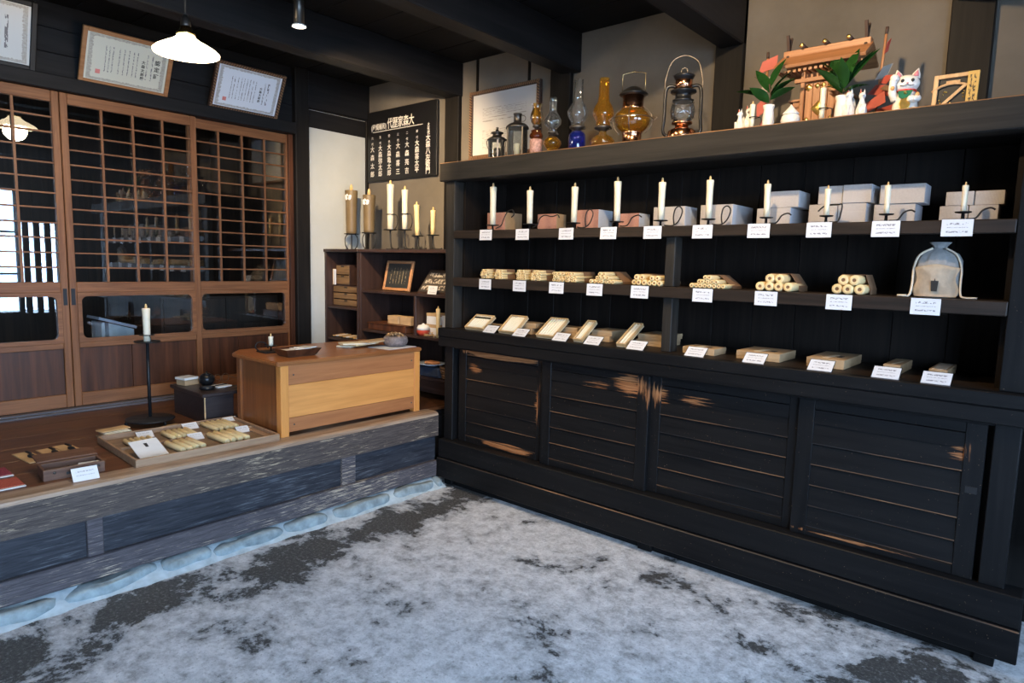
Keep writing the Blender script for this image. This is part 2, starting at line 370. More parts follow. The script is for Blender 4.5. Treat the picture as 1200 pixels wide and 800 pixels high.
# ------------------------------------------------------------------ raised floor
PT = 0.455
pf = struct(MB().box(-1.62, -0.115, -4.6, 0.6, PT - 0.06, PT - 0.022).obj('floor_raised', M['soot']))
for k in range(6):
    x0 = -1.44 + k * 0.2217
    MB().box(x0, x0 + 0.2207, -4.58, 0.6, PT - 0.02, PT, 0.0012).obj('floor_plank', M['plank'], pf)
eb = MB().prism([(-0.115, 0.31), (0.0, 0.31), (0.0, 0.435), (-0.006, 0.449), (-0.022, PT + 0.001), (-0.115, PT + 0.001)], -4.58, 0.0, 'Y')
eb.bm.faces.ensure_lookup_table()
for f in eb.bm.faces:
    c = f.calc_center_median()
    if c.z > 0.44 and abs(c.y + 2.29) < 0.1: f.material_index = 1
eb.obj('edge_board', [M['edge_board'], M['edge_lip']], pf)
for y0, y1 in ((-4.58, -3.14), (-3.06, -1.895), (-1.837, -0.69), (-0.602, 0.0)):
    MB().box(-0.05, -0.03, y0, y1, 0.15, 0.315).obj('riser_panel', M['riser'], pf)
for y0, y1 in ((-3.14, -3.06), (-1.895, -1.837), (-0.69, -0.602)):
    MB().box(-0.05, -0.014, y0, y1, 0.15, 0.312, 0.003).obj('stud', M['ground_beam'], pf)
MB().box(-0.10, 0.0, -4.58, 0.0, 0.055, 0.152, 0.005).obj('ground_beam', M['ground_beam'], pf)
# footing of mortar and stones under the ground beam
mo = MB(); rr = random.Random(3); prof = []
N = 60
vs_ = []
for i in range(N + 1):
    yy = -4.5 + i * 4.5 / N
    e = rr.uniform(-0.012, 0.012)
    vs_ += [(-0.1, yy, 0.0), (-0.1, yy, 0.056), (0.006 + e, yy, 0.044 + rr.uniform(-.004, .004)), (0.040 + e, yy, 0.016), (0.080 + e, yy, -0.002)]
fs = [(i * 5 + k, i * 5 + k + 1, i * 5 + k + 6, i * 5 + k + 5) for i in range(N) for k in range(4)]
mo._add(vs_, fs, 0, True); mo.obj('mortar_footing', M['mortar'], pf)
y = -3.2; i = 0
while y < -0.04:
    ln = rr.uniform(0.16, 0.40); ln = min(ln, -0.02 - y)
    st = MB().ball((0, 0, 0), 1.0, 3); st.jitter(0.05, i); sq = rr.uniform(.55, .95); sh = rr.uniform(-.35, .35)
    for v in st.bm.verts: v.co = Vector((math.copysign(abs(v.co.x) ** 0.7, v.co.x) * 0.042, math.copysign(abs(v.co.y) ** 0.45, v.co.y) * ln * 0.5, math.copysign(abs(v.co.z) ** 0.55, v.co.z) * 0.034))
    for v in st.bm.verts: v.co.z = v.co.z * (1 + sh * v.co.y / ln * 2) + .005 * math.sin(v.co.y * 30 + i); v.co.x += .006 * math.sin(v.co.y * 23 + 2 * i)
    st.obj('foundation_stone', M['stone'], pf, (0.012 + rr.uniform(-.006, .008), y + ln / 2, 0.019 + rr.uniform(-.005, .003)), (0, rr.uniform(-.2, .2), rr.uniform(-.05, .05)))
    y += ln + rr.uniform(-0.005, 0.035); i += 1

# ------------------------------------------------------------------ wall with the sliding doors
wl = struct(MB().box(-1.62, -1.505, -4.6, 0.6, 2.25, 2.74).obj('wall_left', M['soot']))
for z0, z1 in ((2.33, 2.455), (2.457, 2.585), (2.587, 2.72)):
    MB().box(-1.507, -1.492, -4.58, 0.6, z0, z1, 0.002).obj('wall_board', M['soot'], wl)
MB().box(-1.56, -1.435, -4.58, -0.067, 2.252, 2.33, 0.004).obj('lintel', M['soot'], wl)
MB().box(-1.56, -1.445, -0.067, 0.044, PT, 2.722, 0.006).obj('door_post', M['soot_z'], wl)
MB().box(-1.60, -1.495, 0.044, 0.585, PT, 2.463, 0.003).obj('plaster_panel', M['white_plaster'], wl)
MB().box(-1.60, -1.47, 0.044, 0.6, 2.463, 2.722, 0.003).obj('cross_beam', M['soot'], wl)
MB().box(-1.60, -1.478, 0.575, 0.6, PT, 2.463, 0.003).obj('corner_post', M['soot_z'], wl)
MB().box(-1.56, -1.485, -0.10, -0.067, PT + 0.03, 2.252, 0.002).obj('door_jamb', M['panel'], wl)
MB().box(-1.56, -1.435, -4.58, -0.067, PT - 0.02, PT + 0.022, 0.003).obj('door_sill', M['sill'], wl)
MB().box(-1.435, -1.41, -4.58, -0.067, PT - 0.02, PT + 0.012, 0.003).obj('sill_strip', M['sill'], wl)

def sliding_door(idx, x, y0, y1, ncol):
    """front face at x; z from the sill to the lintel"""
    d = bpy.data.objects.new('door_%d' % idx, None); COL.objects.link(d); d.location = (x, (y0 + y1) / 2, 0); struct(d)
    hw = (y1 - y0) / 2; st = 0.037; zb, zt = PT + 0.024, 2.25
    for a, b_ in ((-hw, -hw + st), (hw - st, hw)): MB().box(-0.03, 0, a, b_, zb, zt, 0.003).obj('stile', M['cedar'], d)
    for nm, a, b_ in (('top_rail', 2.19, zt), ('middle_rail', 1.142, 1.202), ('lower_rail', 0.82, 0.853), ('bottom_rail', zb, 0.556)):
        MB().box(-0.028, -0.001, -hw + st, hw - st, a, b_, 0.003).obj(nm, M['cedar_y'], d)
    # lower window with rounded corners in its own beading
    by0, by1, bz0, bz1 = -hw + st, hw - st, 0.853, 1.142; t = 0.022; r = 0.03
    def rr_(y0_, y1_, z0_, z1_, rad):
        pts = []
        for cy, cz, a0 in ((y1_ - rad, z1_ - rad, 0), (y0_ + rad, z1_ - rad, 90), (y0_ + rad, z0_ + rad, 180), (y1_ - rad, z0_ + rad, 270)):
            for k in range(5): a = math.radians(a0 + k * 22.5); pts.append((cy + rad * math.cos(a), cz + rad * math.sin(a)))
        return pts
    o_, i_ = rr_(by0, by1, bz0, bz1, 0.001), rr_(by0 + t, by1 - t, bz0 + t, bz1 - t, r)
    bd = MB(); nn = len(o_)
    vs_ = [(xx, *p) for xx, ring in ((0.003, o_), (0.003, i_), (-0.015, i_), (-0.015, o_)) for p in ring]
    fs = [(q * nn + k, q * nn + (k + 1) % nn, ((q + 1) % 4) * nn + (k + 1) % nn, ((q + 1) % 4) * nn + k) for q in range(4) for k in range(nn)]
    bd._add(vs_, fs); bd.obj('beading', M['cedar_y'], d)
    MB().box(-0.018, -0.014, by0, by1, bz0, bz1).obj('glass_pane', M['pane'], d)
    # lattice
    gy0, gy1, gz0, gz1 = -hw + st, hw - st, 1.202, 2.19
    for k in range(1, ncol): 
        yy = gy0 + (gy1 - gy0) * k / ncol
        MB().box(-0.014, -0.002, yy - 0.0065, yy + 0.0065, gz0, gz1, 0.001).obj('lattice_bar', M['cedar'], d)
    for k in range(1, 12):
        zz = gz0 + (gz1 - gz0) * k / 12
        MB().box(-0.012, -0.004, gy0, gy1, zz - 0.0045, zz + 0.0045, 0.001).obj('lattice_bar', M['cedar_y'], d)
    MB().box(-0.020, -0.016, gy0, gy1, gz0, gz1).obj('glass_pane', M['pane'], d)
    # bottom boards
    for a, b_ in ((gy0, gy0 + (gy1 - gy0) * 0.42), (gy0 + (gy1 - gy0) * 0.42, gy1)):
        MB().box(-0.022, -0.012, a + 0.0012, b_ - 0.0012, 0.556, 0.82, 0.0015).obj('bottom_board', M['panel'], d)
    return d
dl = sliding_door(1, -1.47, -2.29, -1.512, 4)
dm = sliding_door(2, -1.47, -1.508, -0.762, 4)
sliding_door(3, -1.51, -0.80, -0.072, 4)
for d, yy in ((dl, 0.389 - 0.018), (dm, -0.373 + 0.018)):
    MB().box(-0.004, 0.0015, yy - 0.010, yy + 0.010, 1.07, 1.165, 0.0006).obj('finger_pull', M['iron'], d)
struct(MB().box(-1.50, -1.47, -4.58, -2.29, PT + 0.024, 2.25).obj('wall_left_panel', M['panel']))
# dim room behind the doors
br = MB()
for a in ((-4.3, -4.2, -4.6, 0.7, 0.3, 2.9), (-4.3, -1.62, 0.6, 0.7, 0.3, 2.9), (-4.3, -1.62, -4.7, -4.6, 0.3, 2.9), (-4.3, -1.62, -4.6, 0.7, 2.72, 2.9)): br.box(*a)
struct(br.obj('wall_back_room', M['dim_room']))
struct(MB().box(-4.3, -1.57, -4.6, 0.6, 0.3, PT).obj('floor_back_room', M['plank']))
struct(MB().box(-1.62, -0.1, -4.6, 0.6, -0.1, PT - 0.06).obj('wall_light_stop', M['soot']))  # unseen block added to stop light leaking under the platform
struct(MB().box(2.75, 4.22, 0.50, 0.60, 0.0, 1.855).obj('wall_gap_shade', M['soot_z']))  # added dark sheet painting the shade in the gap past the cabinet
# ------------------------------------------------------------------ black display cabinet along the back wall
WS = ((0.42, 0.842, 0.42, 0.035, 1.0), (0.24, 0.745, 0.12, 0.10, 0.42), (1.30, 0.80, 0.16, 0.10, 0.62), (1.44, 0.77, 0.13, 0.12, 0.5), (0.5, 0.318, 0.28, 0.03, 1.0),
      (0.72, 0.6, 0.05, 0.35, 0.42), (1.12, 0.765, 0.2, 0.05, 0.42), (1.62, 0.765, 0.16, 0.05, 0.45), (2.64, 0.74, 0.07, 0.10, 0.40), (2.3, 0.312, 0.4, 0.014, 0.55))
M['bw'] = black_wood('black_stained_wood', 'X', WS)
M['bwz'] = black_wood('black_stained_stile', 'Z', WS)
M['bwp'] = black_wood('black_stained_post', 'Z')
M['bwx'] = black_wood('black_stained_rail', 'X')
M['rub'] = wood('rubbed_slat_edge', (0.012, 0.01, 0.01), (0.22, 0.11, 0.05), 'X', 0.5, 0.5, contrast=(0.42, 0.62))
M['ledge'] = wood('dark_brown_ledge', (0.0115, 0.0105, 0.0095), (0.027, 0.024, 0.0205), 'X', 0.6, 0.7, spec=0.2)
M['ledge_lip'] = wood('lit_ledge_lip', (0.12, 0.06, 0.03), (0.34, 0.19, 0.09), 'X', 0.5, 1)  # lit front edge of the ledge, painted as an orange strip
M['shelf'] = wood('brown_black_shelf', (0.010, 0.0075, 0.006), (0.032, 0.021, 0.015), 'X', 0.5, 0.8, spec=0.25)
M['back'] = wood('black_back_board', (0.006, 0.0045, 0.0036), (0.016, 0.0115, 0.009), 'Z', 0.6, 0.7, spec=0.15)
cab = thing('display_cabinet', 'long black wooden display cabinet with two open shelves and slatted sliding doors', 'cabinet')
CX1 = 2.86
def bx(nm, m, *a, bevel=0.003, parent=cab): return MB().box(*a, bevel).obj(nm, m, parent)
lb = MB().box(-0.016, 2.98, 0.0, 0.10, 1.838, 1.944, 0.004)
for f in lb.bm.faces:
    c = f.calc_center_median(); 
    if c.z > 1.9405 and c.y < 0.02 and f.calc_area() < 0.05: f.material_index = 1
lb.obj('ledge_beam', [M['ledge'], M['ledge_lip']], cab)
bx('ledge_board', M['ledge'], 0.0, 2.98, 0.1, 0.565, 1.86, 1.944)
M['ledge_z'] = wood('lightened_brown_post', (0.013, 0.0115, 0.010), (0.032, 0.028, 0.023), 'Z', 0.6, 0.7, spec=0.2)
for x0, x1, m in ((0.012, 0.085, 'ledge_z'), (2.73, 2.805, 'bwp')):  # left upper post in a lighter brown that paints the light on it
    bx('upper_post', M[m], x0, x1, 0.03, 0.105, 0.975, 1.838); bx('lower_post', M['bwp'], x0, x1, 0.034, 0.105, 0.289, 0.975)
for x0, x1 in ((0.085, 0.10), (2.715, 2.73)):
    bx('side_panel', M['back'], x0 - 0.004, x1, 0.105, 0.49, 0.10, 1.86, bevel=0)
for x0, x1 in ((0.02, 0.085), (1.385, 1.46), (2.74, 2.80)): bx('foot', M['bwp'], x0, x1, 0.035, 0.12, 0.0, 0.065)
nb = 13
for k in range(nb):
    x0 = 0.1 + (2.615) * k / nb
    MB().box(x0 + 0.001, x0 + 2.615 / nb - 0.001, 0.468, 0.486, 0.97, 1.86, 0.002).obj('back_board', M['back'], cab)
for zt, zb in ((1.552, 1.505), (1.278, 1.228)):
    sh = bx('shelf', M['shelf'], 0.1, 2.715, 0.05, 0.468, zt - 0.022, zt, bevel=0.002)
    MB().box(0.086, 2.729, 0.024, 0.055, zb, zt, 0.003).obj('shelf_lip', M['shelf'], sh)
for z0, z1 in ((0.975, 1.228), (1.278, 1.505)): bx('divider', M['ledge_z'], 1.444, 1.492, 0.06, 0.13, z0, z1)
bx('countertop', M['shelf'], 0.0, 2.86, 0.035, 0.468, 0.945, 0.974)
bx('counter_edge', M['bwx'], 0.0, 2.87, -0.015, 0.034, 0.925, 0.975, bevel=0.004)
bx('counter_rail', M['bwx'], 0.0, 2.87, -0.010, 0.034, 0.866, 0.924, bevel=0.004)
bx('bottom_rail', M['bwx'], 0.0, 2.86, -0.002, 0.10, 0.176, 0.289, bevel=0.004)
gs = MB().box(-0.002, 2.862, -0.014, 0.10, 0.055, 0.174, 0.004)
for f in gs.bm.faces:
    c = f.calc_center_median()
    if c.z > 0.17 and c.y < 0.0 and f.calc_area() < 0.05: f.material_index = 1
gs.obj('ground_sill', [M['bwx'], M['rub']], cab)
bx('kick_board', M['bwx'], 0.04, 2.80, 0.055, 0.08, 0.0, 0.06)
bx('cabinet_floor', M['back'], 0.085, 2.73, 0.10, 0.468, 0.20, 0.22, bevel=0)
bx('lower_back', M['back'], 0.10, 2.715, 0.468, 0.486, 0.10, 0.97, bevel=0)
bx('door_track', M['bwx'], 0.086, 2.729, 0.04, 0.10, 0.852, 0.866, bevel=0)
def slat_mesh(w):
    b = MB().prism([(0.0, 0.0), (-0.0135, 0.0025), (-0.0135, 0.006), (-0.004, 0.0835), (0.006, 0.0835), (0.006, 0.0)], -w / 2, w / 2, 'X')
    for f in b.bm.faces:
        c = f.calc_center_median()
        if abs(c.x) < w * 0.4 and c.z < 0.005 and c.y < -0.003: f.material_index = 1
    return b.mesh('slat', [M['bw'], M['rub']])
def top_slat_mesh(w): return MB().box(-w / 2, w / 2, -0.010, 0.006, 0, 0.056, 0.001).mesh('slat', [M['bw']])
for i, (x0, x1, yf) in enumerate(((0.108, 0.775, 0.062), (0.76, 1.405, 0.040), (1.395, 2.105, 0.062), (2.085, 2.712, 0.040))):
    d = bpy.data.objects.new('sliding_door', None); COL.objects.link(d); d.parent = cab; d.location = ((x0 + x1) / 2, yf, 0)
    hw = (x1 - x0) / 2; st = 0.062
    for a, b_ in ((-hw, -hw + st), (hw - st, hw)): MB().box(a, b_, 0, 0.02, 0.290, 0.852, 0.002).obj('stile', M['bwz'], d)
    MB().box(-hw + st, hw - st, 0.001, 0.02, 0.815, 0.852, 0.002).obj('rail', M['bw'], d)
    MB().box(-hw + st, hw - st, 0.001, 0.02, 0.290, 0.326, 0.002).obj('rail', M['bw'], d)
    w_ = 2 * (hw - st); sm = slat_mesh(w_); tm = top_slat_mesh(w_)
    for k in range(5): link('slat', sm, d, (0, 0.014, 0.327 + k * 0.0862))
    link('slat', tm, d, (0, 0.014, 0.327 + 5 * 0.0862 - 0.002))
    if i == 3: MB().box(hw - 0.048, hw - 0.012, -0.002, 0.004, 0.60, 0.625, 0.001).obj('finger_pull', M['iron'], d)
# ------------------------------------------------------------------ goods on the cabinet shelves
M['wax'] = plain('ivory_wax', (0.72, 0.66, 0.50), 0.45, 0, 0.06, 12, sss=0.15)
M['wax_y'] = plain('yellow_wax', (0.72, 0.55, 0.28), 0.5, 0, 0.10, 20, sss=0.1)
M['wick'] = plain('rush_wick', (0.62, 0.42, 0.18), 0.8)
M['core'] = plain('wick_core', (0.18, 0.09, 0.04), 0.8)
M['kraft'] = plain('kraft_board', (0.42, 0.28, 0.15), 0.75, 0, 0.15, 18)
M['kraft_d'] = plain('dark_kraft_paper', (0.22, 0.12, 0.06), 0.7, 0, 0.2, 14)
M['tan'] = plain('plain_wood_box', (0.55, 0.35, 0.16), 0.6, 0, 0.15, 16)
M['acrylic'] = glass('clear_acrylic', (0.93, 0.95, 0.96), 1.3)
M['cardpaper'] = printed('price_card_print', (0.64, 0.65, 0.68), (0.22, 0.22, 0.25), ((0.74, 0.06, 16), (0.52, 0.025, 30), (0.26, 0.05, 14)), ('X', 'Z'), margin=0.16)
M['cardpaper_y'] = printed('price_card_print_thin', (0.70, 0.70, 0.70), (0.3, 0.3, 0.32), ((0.70, 0.05, 18), (0.42, 0.03, 26)), ('Y', 'Z'), margin=0.15)
def wrap(name, base, dark):
    m, nt, b = _nt(name)
    br = nt.nodes.new('ShaderNodeTexBrick'); nt.links.new(_map(nt, (1, 1, 1)), br.inputs['Vector'])
    mp = nt.nodes.new('ShaderNodeMapping'); mp.inputs['Rotation'].default_value = (PI / 2, 0, PI / 4)
    tc = nt.nodes.new('ShaderNodeTexCoord'); nt.links.new(tc.outputs['Object'], mp.inputs[0])
    wv = nt.nodes.new('ShaderNodeTexChecker'); wv.inputs['Scale'].default_value = 420; nt.links.new(mp.outputs[0], wv.inputs['Vector'])
    nt.nodes.remove(br)
    n2 = _noise(nt, mp.outputs[0], 120, 3)
    f = _math(nt, 'MULTIPLY', wv.outputs['Fac'], _math(nt, 'ADD', 0.3, n2))
    nt.links.new(_mix(nt, f, base, dark), b.inputs['Base Color']); b.inputs['Roughness'].default_value = 0.6
    return m
M['pink'] = wrap('pink_patterned_wrap', (0.46, 0.25, 0.19), (0.27, 0.10, 0.07))
M['white'] = wrap('white_patterned_wrap', (0.50, 0.46, 0.43), (0.30, 0.27, 0.26))
M['whitebox'] = plain('white_paper_side', (0.62, 0.64, 0.68), 0.6, 0, 0.05)

def candle_mesh(h, r, flare=1.12):
    b = MB().lathe([(r * 0.92, 0), (r * 0.95, h * 0.3), (r, h * 0.75), (r * flare, h - 0.003), (r * flare * 0.9, h), (0.0012, h + 0.001)], n=16, cap=True)
    return b.mesh('candle_body', M['wax'])
def wick_mesh(h, r): return MB().lathe([(r * 0.34, h - 0.004), (r * 0.36, h + r * 0.5), (r * 0.26, h + r * 1.1), (0.0006, h + r * 1.35)], n=8).mesh('wick', M['wick'])
def candle(loc, h, r, label, group, tilt=(0, 0, 0), mat=None):
    t = thing('candle', label, 'candle', loc, group=group, rot=tilt)
    me = candle_mesh(h, r)
    if mat: me.materials[0] = mat
    link('candle_body', me, t); link('wick', wick_mesh(h, r), t); return t
def handle_pts(kind, s):
    if kind == 0: return [(0.02, .0, .012), (0.05, .012, .03), (0.062, .018, .065), (0.085, .022, .105), (0.115, .026, .115), (0.128, .026, .09), (0.112, .024, .074)]
    if kind == 1: return [(0.02, .0, .012), (0.045, .012, .03), (0.055, .014, .06), (0.085, .018, .078), (0.13, .022, .07), (0.165, .026, .078), (0.175, .026, .062)]
    if kind == 2: return [(0.02, .0, .010), (0.06, .010, .008), (0.09, .014, .03), (0.105, .018, .075), (0.088, .02, .098), (0.066, .02, .088), (0.06, .016, .05), (0.066, .014, .015)]
    if kind == 3: return [(0.015, .0, .010), (0.05, .014, .014), (0.075, .016, .05), (0.105, .02, .062), (0.125, .02, .052)]
    return [(-0.05, .015, .07), (-0.02, .03, .10), (0.05, .03, .105), (0.07, .02, .10), (0.068, .012, .05), (0.06, .0, .012), (0.02, 0, .010)]
def smooth_pts(p, n=4):
    out = []; P_ = [Vector(q) for q in p]
    for i in range(len(P_) - 1):
        a, b, c, d = P_[max(0, i - 1)], P_[i], P_[i + 1], P_[min(len(P_) - 1, i + 2)]
        for k in range(n):
            t = k / n; out.append(0.5 * ((2 * b) + (c - a) * t + (2 * a - 5 * b + 4 * c - d) * t * t + (3 * b - a - 3 * c + d) * t ** 3))
    return out + [P_[-1]]
def holder(loc, kind, s, label, group):
    t = thing('candle_holder', label, 'candle holder', loc, group=group)
    MB().lathe([(0.006, 0.026), (0.034 * s, 0.029), (0.036 * s, 0.033), (0.030 * s, 0.0315), (0.0012, 0.0315)], n=18).obj('drip_plate', M['iron'], t)
    MB().lathe([(0.020 * s, 0.0), (0.020 * s, 0.003), (0.006, 0.008), (0.005, 0.027)], n=12).obj('stem', M['iron'], t)
    MB().tube(smooth_pts([(x * s, y, z * min(1, s * 1.02)) for x, y, z in handle_pts(kind, s)]), 0.0032, 6).obj('handle', M['iron'], t)
    return t
S1, S2, S3 = 1.552, 1.278, 0.975
CX = [0.327, 0.599, 0.893, 1.152, 1.390, 1.625, 1.881, 2.117, 2.329, 2.570]
CZ = [1.798, 1.764, 1.766, 1.778, 1.759, 1.754, 1.722, 1.689, 1.690, 1.676]
CR = [0.0175, 0.017, 0.0165, 0.0165, 0.0155, 0.0145, 0.0125, 0.0105, 0.0098, 0.0092]
HK = [0, 1, 2, 3, 2, 2, 3, 4, 3, 3]
for i in range(10):
    sc = max(0.72, CR[i] / 0.0165)
    holder((CX[i], 0.10, S1), HK[i], sc, '%s black iron candle holder from the platform end of the upper shelf' % ORD[i], 'iron holders on the upper shelf')
    candle((CX[i], 0.10, S1 + 0.032), CZ[i] - S1 - 0.032, CR[i], '%s ivory candle from the platform end of the upper shelf' % ORD[i], 'candles on the upper shelf', (0, random.uniform(-.02, .02), 0))
# gift boxes behind the candles: x0,x1,z0,z1,depth,front,side; white sides bluer, daylight put into their colour
BX = [(0.189, 0.331, 0, 0.112, .155, 'pink', 'kraft', 'pink fronted kraft box behind the first candle of the upper shelf'),
      (0.573, 0.705, 0, 0.092, .09, 'pink', 'kraft', 'low pink fronted kraft box behind the second candle of the upper shelf'),
      (0.835, 0.974, 0, 0.106, .14, 'pink', 'whitebox', 'pink fronted white box behind the third candle of the upper shelf'),
      (1.095, 1.212, 0, 0.080, .11, 'pink', 'whitebox', 'low pink fronted white box behind the fourth candle of the upper shelf'),
      (1.295, 1.461, 0, 0.104, .13, 'white', 'whitebox', 'single white wrapped box behind the fifth candle of the upper shelf'),
      (1.538, 1.692, 0, 0.104, .24, 'white', 'whitebox', 'single deep white wrapped box behind the sixth candle of the upper shelf'),
      (1.800, 1.943, 0, 0.080, .24, 'white', 'whitebox', 'lower white wrapped box behind the seventh candle of the upper shelf'),
      (1.850, 1.973, .081, 0.150, .15, 'white', 'whitebox', 'upper white wrapped box stacked behind the seventh candle of the upper shelf'),
      (2.018, 2.128, 0, 0.087, .15, 'white', 'whitebox', 'lower white box right behind the eighth candle of the upper shelf'),
      (2.131, 2.235, 0, 0.087, .15, 'white', 'whitebox', 'lower white box beside the eighth candle towards the cat end of the shelf'),
      (2.050, 2.143, .088, 0.160, .13, 'white', 'whitebox', 'upper white box above the eighth candle, nearer the platform'),
      (2.146, 2.250, .088, 0.160, .13, 'white', 'whitebox', 'upper white box stacked beside the eighth candle, farther from the platform'),
      (2.262, 2.404, 0, 0.078, .15, 'white', 'whitebox', 'lower white box behind the ninth candle of the upper shelf'),
      (2.280, 2.432, .079, 0.152, .12, 'white', 'whitebox', 'upper white box behind the ninth candle of the upper shelf'),
      (2.484, 2.572, 0, 0.063, .12, 'white', 'white', 'lower small box right behind the tenth candle of the upper shelf'),
      (2.575, 2.662, 0, 0.063, .12, 'white', 'white', 'lower small box between the tenth candle and the corner post'),
      (2.500, 2.586, .064, 0.114, .10, 'white', 'white', 'upper small box right behind the tenth candle of the upper shelf'),
      (2.589, 2.676, .064, 0.114, .10, 'white', 'white', 'upper small box between the tenth candle and the corner post')]
for x0, x1, z0, z1, d, fm, sm, lab in BX:
    b = MB().box(-(x1 - x0) / 2, (x1 - x0) / 2, 0, d, 0, z1 - z0, 0.0015)
    for f in b.bm.faces: f.material_index = 0 if f.calc_center_median().y < 0.004 else 1
    o = b.obj('gift_box', [M[fm], M[sm]], None, ((x0 + x1) / 2, 0.20 + random.uniform(0, .01), S1 + z0))
    tag(o, lab, 'box', 'wrapped boxes on the upper shelf')
# price cards
def hung_card(x, z, label, group, w=0.092, h=0.058):
    t = thing('price_card', label, 'price card', (x, 0.0205, z), group=group, rot=(math.radians(random.uniform(-4, 0)), 0, math.radians(random.uniform(-1.5, 1.5))))
    MB().box(-w / 2, w / 2, -0.0006, 0.0006, -h, 0).obj('card', M['cardpaper'], t)
    MB().box(-w / 2 - .001, w / 2 + .001, 0.0008, 0.0018, -h - .001, 0.004).obj('clear_sleeve', M['acrylic'], t)
for i, x in enumerate((0.349, 0.615, 0.905, 1.157, 1.394, 1.637, 1.882, 2.116, 2.347, 2.566)):
    hung_card(x, 1.553, '%s white price card from the platform end on the upper shelf edge' % ORD[i], 'price cards on the upper shelf edge')
for i, x in enumerate((0.35, 0.603, 0.854, 1.09, 1.342, 1.654, 1.93, 2.209, 2.495)):
    hung_card(x, 1.277, '%s white price card from the platform end on the lower shelf edge' % ORD[i], 'price cards on the lower shelf edge')
for i, (x, y) in enumerate(((0.385, 0.015), (0.612, 0.01), (0.885, 0.01), (1.085, 0.01), (1.332, 0.01), (1.632, 0.01), (1.895, 0.015), (2.158, 0.015), (2.388, 0.015), (2.548, 0.015))):
    t = thing('price_card', '%s slanted price card from the platform end along the counter' % ORD[i], 'price card', (x, y, S3), group='slanted price cards on the counter')
    R_ = (math.radians(-52), 0, 0)
    MB().box(-.045, .045, -0.0006, 0.0006, 0.001, 0.061).obj('card', M['cardpaper'], t, rot=R_)
    ac = MB().box(-.047, .047, 0.0008, 0.0022, 0.0, 0.064, M=Matrix.Rotation(math.radians(-52), 4, 'X'))
    ac.box(-.047, .047, 0.048, 0.0495, 0.0, 0.041); ac.obj('clear_stand', M['acrylic'], t)

# candle bundles on the lower shelf
def roll_mesh(L, r):
    Mx = Matrix.Rotation(-PI / 2, 4, 'X')      # +Z -> +Y
    b = MB().lathe([(0.0006, 0.001), (r * 0.32, 0.001), (r * 0.36, 0.0), (r * 0.9, 0.0), (r, 0.003), (r * 0.97, L * .5), (r * 0.9, L)], n=12, M=Mx)
    for f in b.bm.faces:
        c = f.calc_center_median(); d = math.hypot(c.x, c.z)
        f.material_index = 1 if (c.y < 0.0012 and d < r * 0.37) else 0
    return b.mesh('candle_roll', [M['wax_y'], M['core']])
def bundle(x, rows, r, L, label, y=0.06, wrapper=True, seed=0):
    """rows = candles per layer from the shelf up"""
    rd = random.Random(seed); t = thing('candle_bundle', label, 'candles', (x, y, S2), group='bundles of candles on the lower shelf')
    me = roll_mesh(L, r)
    for k, n_ in enumerate(rows):
        for j in range(n_):
            link('candle_roll', me, t, ((j - (n_ - 1) / 2) * 2 * r * 1.01 + rd.uniform(-.001, .001), rd.uniform(-.006, .006), r + k * r * 1.76), (0, 0, rd.uniform(-.03, .03)))
    if wrapper:
        n0, nl, H = rows[0], rows[-1], r * 2 + (len(rows) - 1) * r * 1.76
        w0, w1 = n0 * r + 0.003, nl * r + 0.003
        poly = [(-w0, 0.0005), (-w0, r * 1.1), (-w1, H + .002), (w1, H + .002), (w0, r * 1.1), (w0, 0.0005)]
        inner = [(a * 0.985, b_ - (0.0014 if b_ > .001 else 0)) for a, b_ in poly]
        b = MB(); nn = len(poly); y0_, y1_ = L * 0.42, L * 1.04
        vs_ = [(a, yy, c) for yy in (y0_, y1_) for ring in (poly, inner) for a, c in ring]
        fs = []
        for k in range(nn):
            q = (k + 1) % nn
            fs += [(k, q, 2 * nn + q, 2 * nn + k), (nn + k, 3 * nn + k, 3 * nn + q, nn + q), (k, nn + k, nn + q, q), (2 * nn + k, 2 * nn + q, 3 * nn + q, 3 * nn + k)]
        b._add(vs_, fs); b.obj('paper_band', M['kraft_d'], t)
    return t
bundle(0.308, [4, 4, 4, 3], 0.0075, 0.11, 'bundle of thinnest short candles nearest the platform on the lower shelf', seed=1)
bundle(0.412, [4, 4, 4, 3], 0.0075, 0.11, 'second bundle of thinnest candles from the platform on the lower shelf', seed=2)
bundle(0.578, [4, 4, 4, 3], 0.0078, 0.13, 'thin candle bundle above the second lower-shelf card, nearer the platform', seed=3)
bundle(0.684, [4, 4, 4, 3], 0.0078, 0.13, 'thin candle bundle just past the second lower-shelf card', seed=4)
bundle(0.830, [4, 3, 4], 0.0095, 0.17, 'candle bundle above the third lower-shelf card, nearer the platform', seed=5)
bundle(0.912, [4, 4, 3], 0.0095, 0.17, 'candle bundle just past the third lower-shelf card', seed=6)
bundle(1.105, [7, 4, 2], 0.0105, 0.18, 'low heap of candles above the fourth lower-shelf card', seed=7)
bundle(1.312, [3, 2], 0.0140, 0.18, 'five thick candles beside the divider, nearer the platform', seed=8)
bundle(1.395, [3, 2], 0.0130, 0.18, 'five thick candles touching the wooden divider on the lower shelf', seed=9)
bundle(1.655, [8, 5, 2], 0.0105, 0.17, 'fanned pile of candles in brown paper, first past the divider', seed=10)
bundle(1.945, [4, 2], 0.0190, 0.18, 'six thick candles in brown paper, second bundle past the divider', seed=11)
bundle(2.228, [3, 2], 0.0200, 0.17, 'five thickest candles in brown paper beside the cloth bag', seed=12)
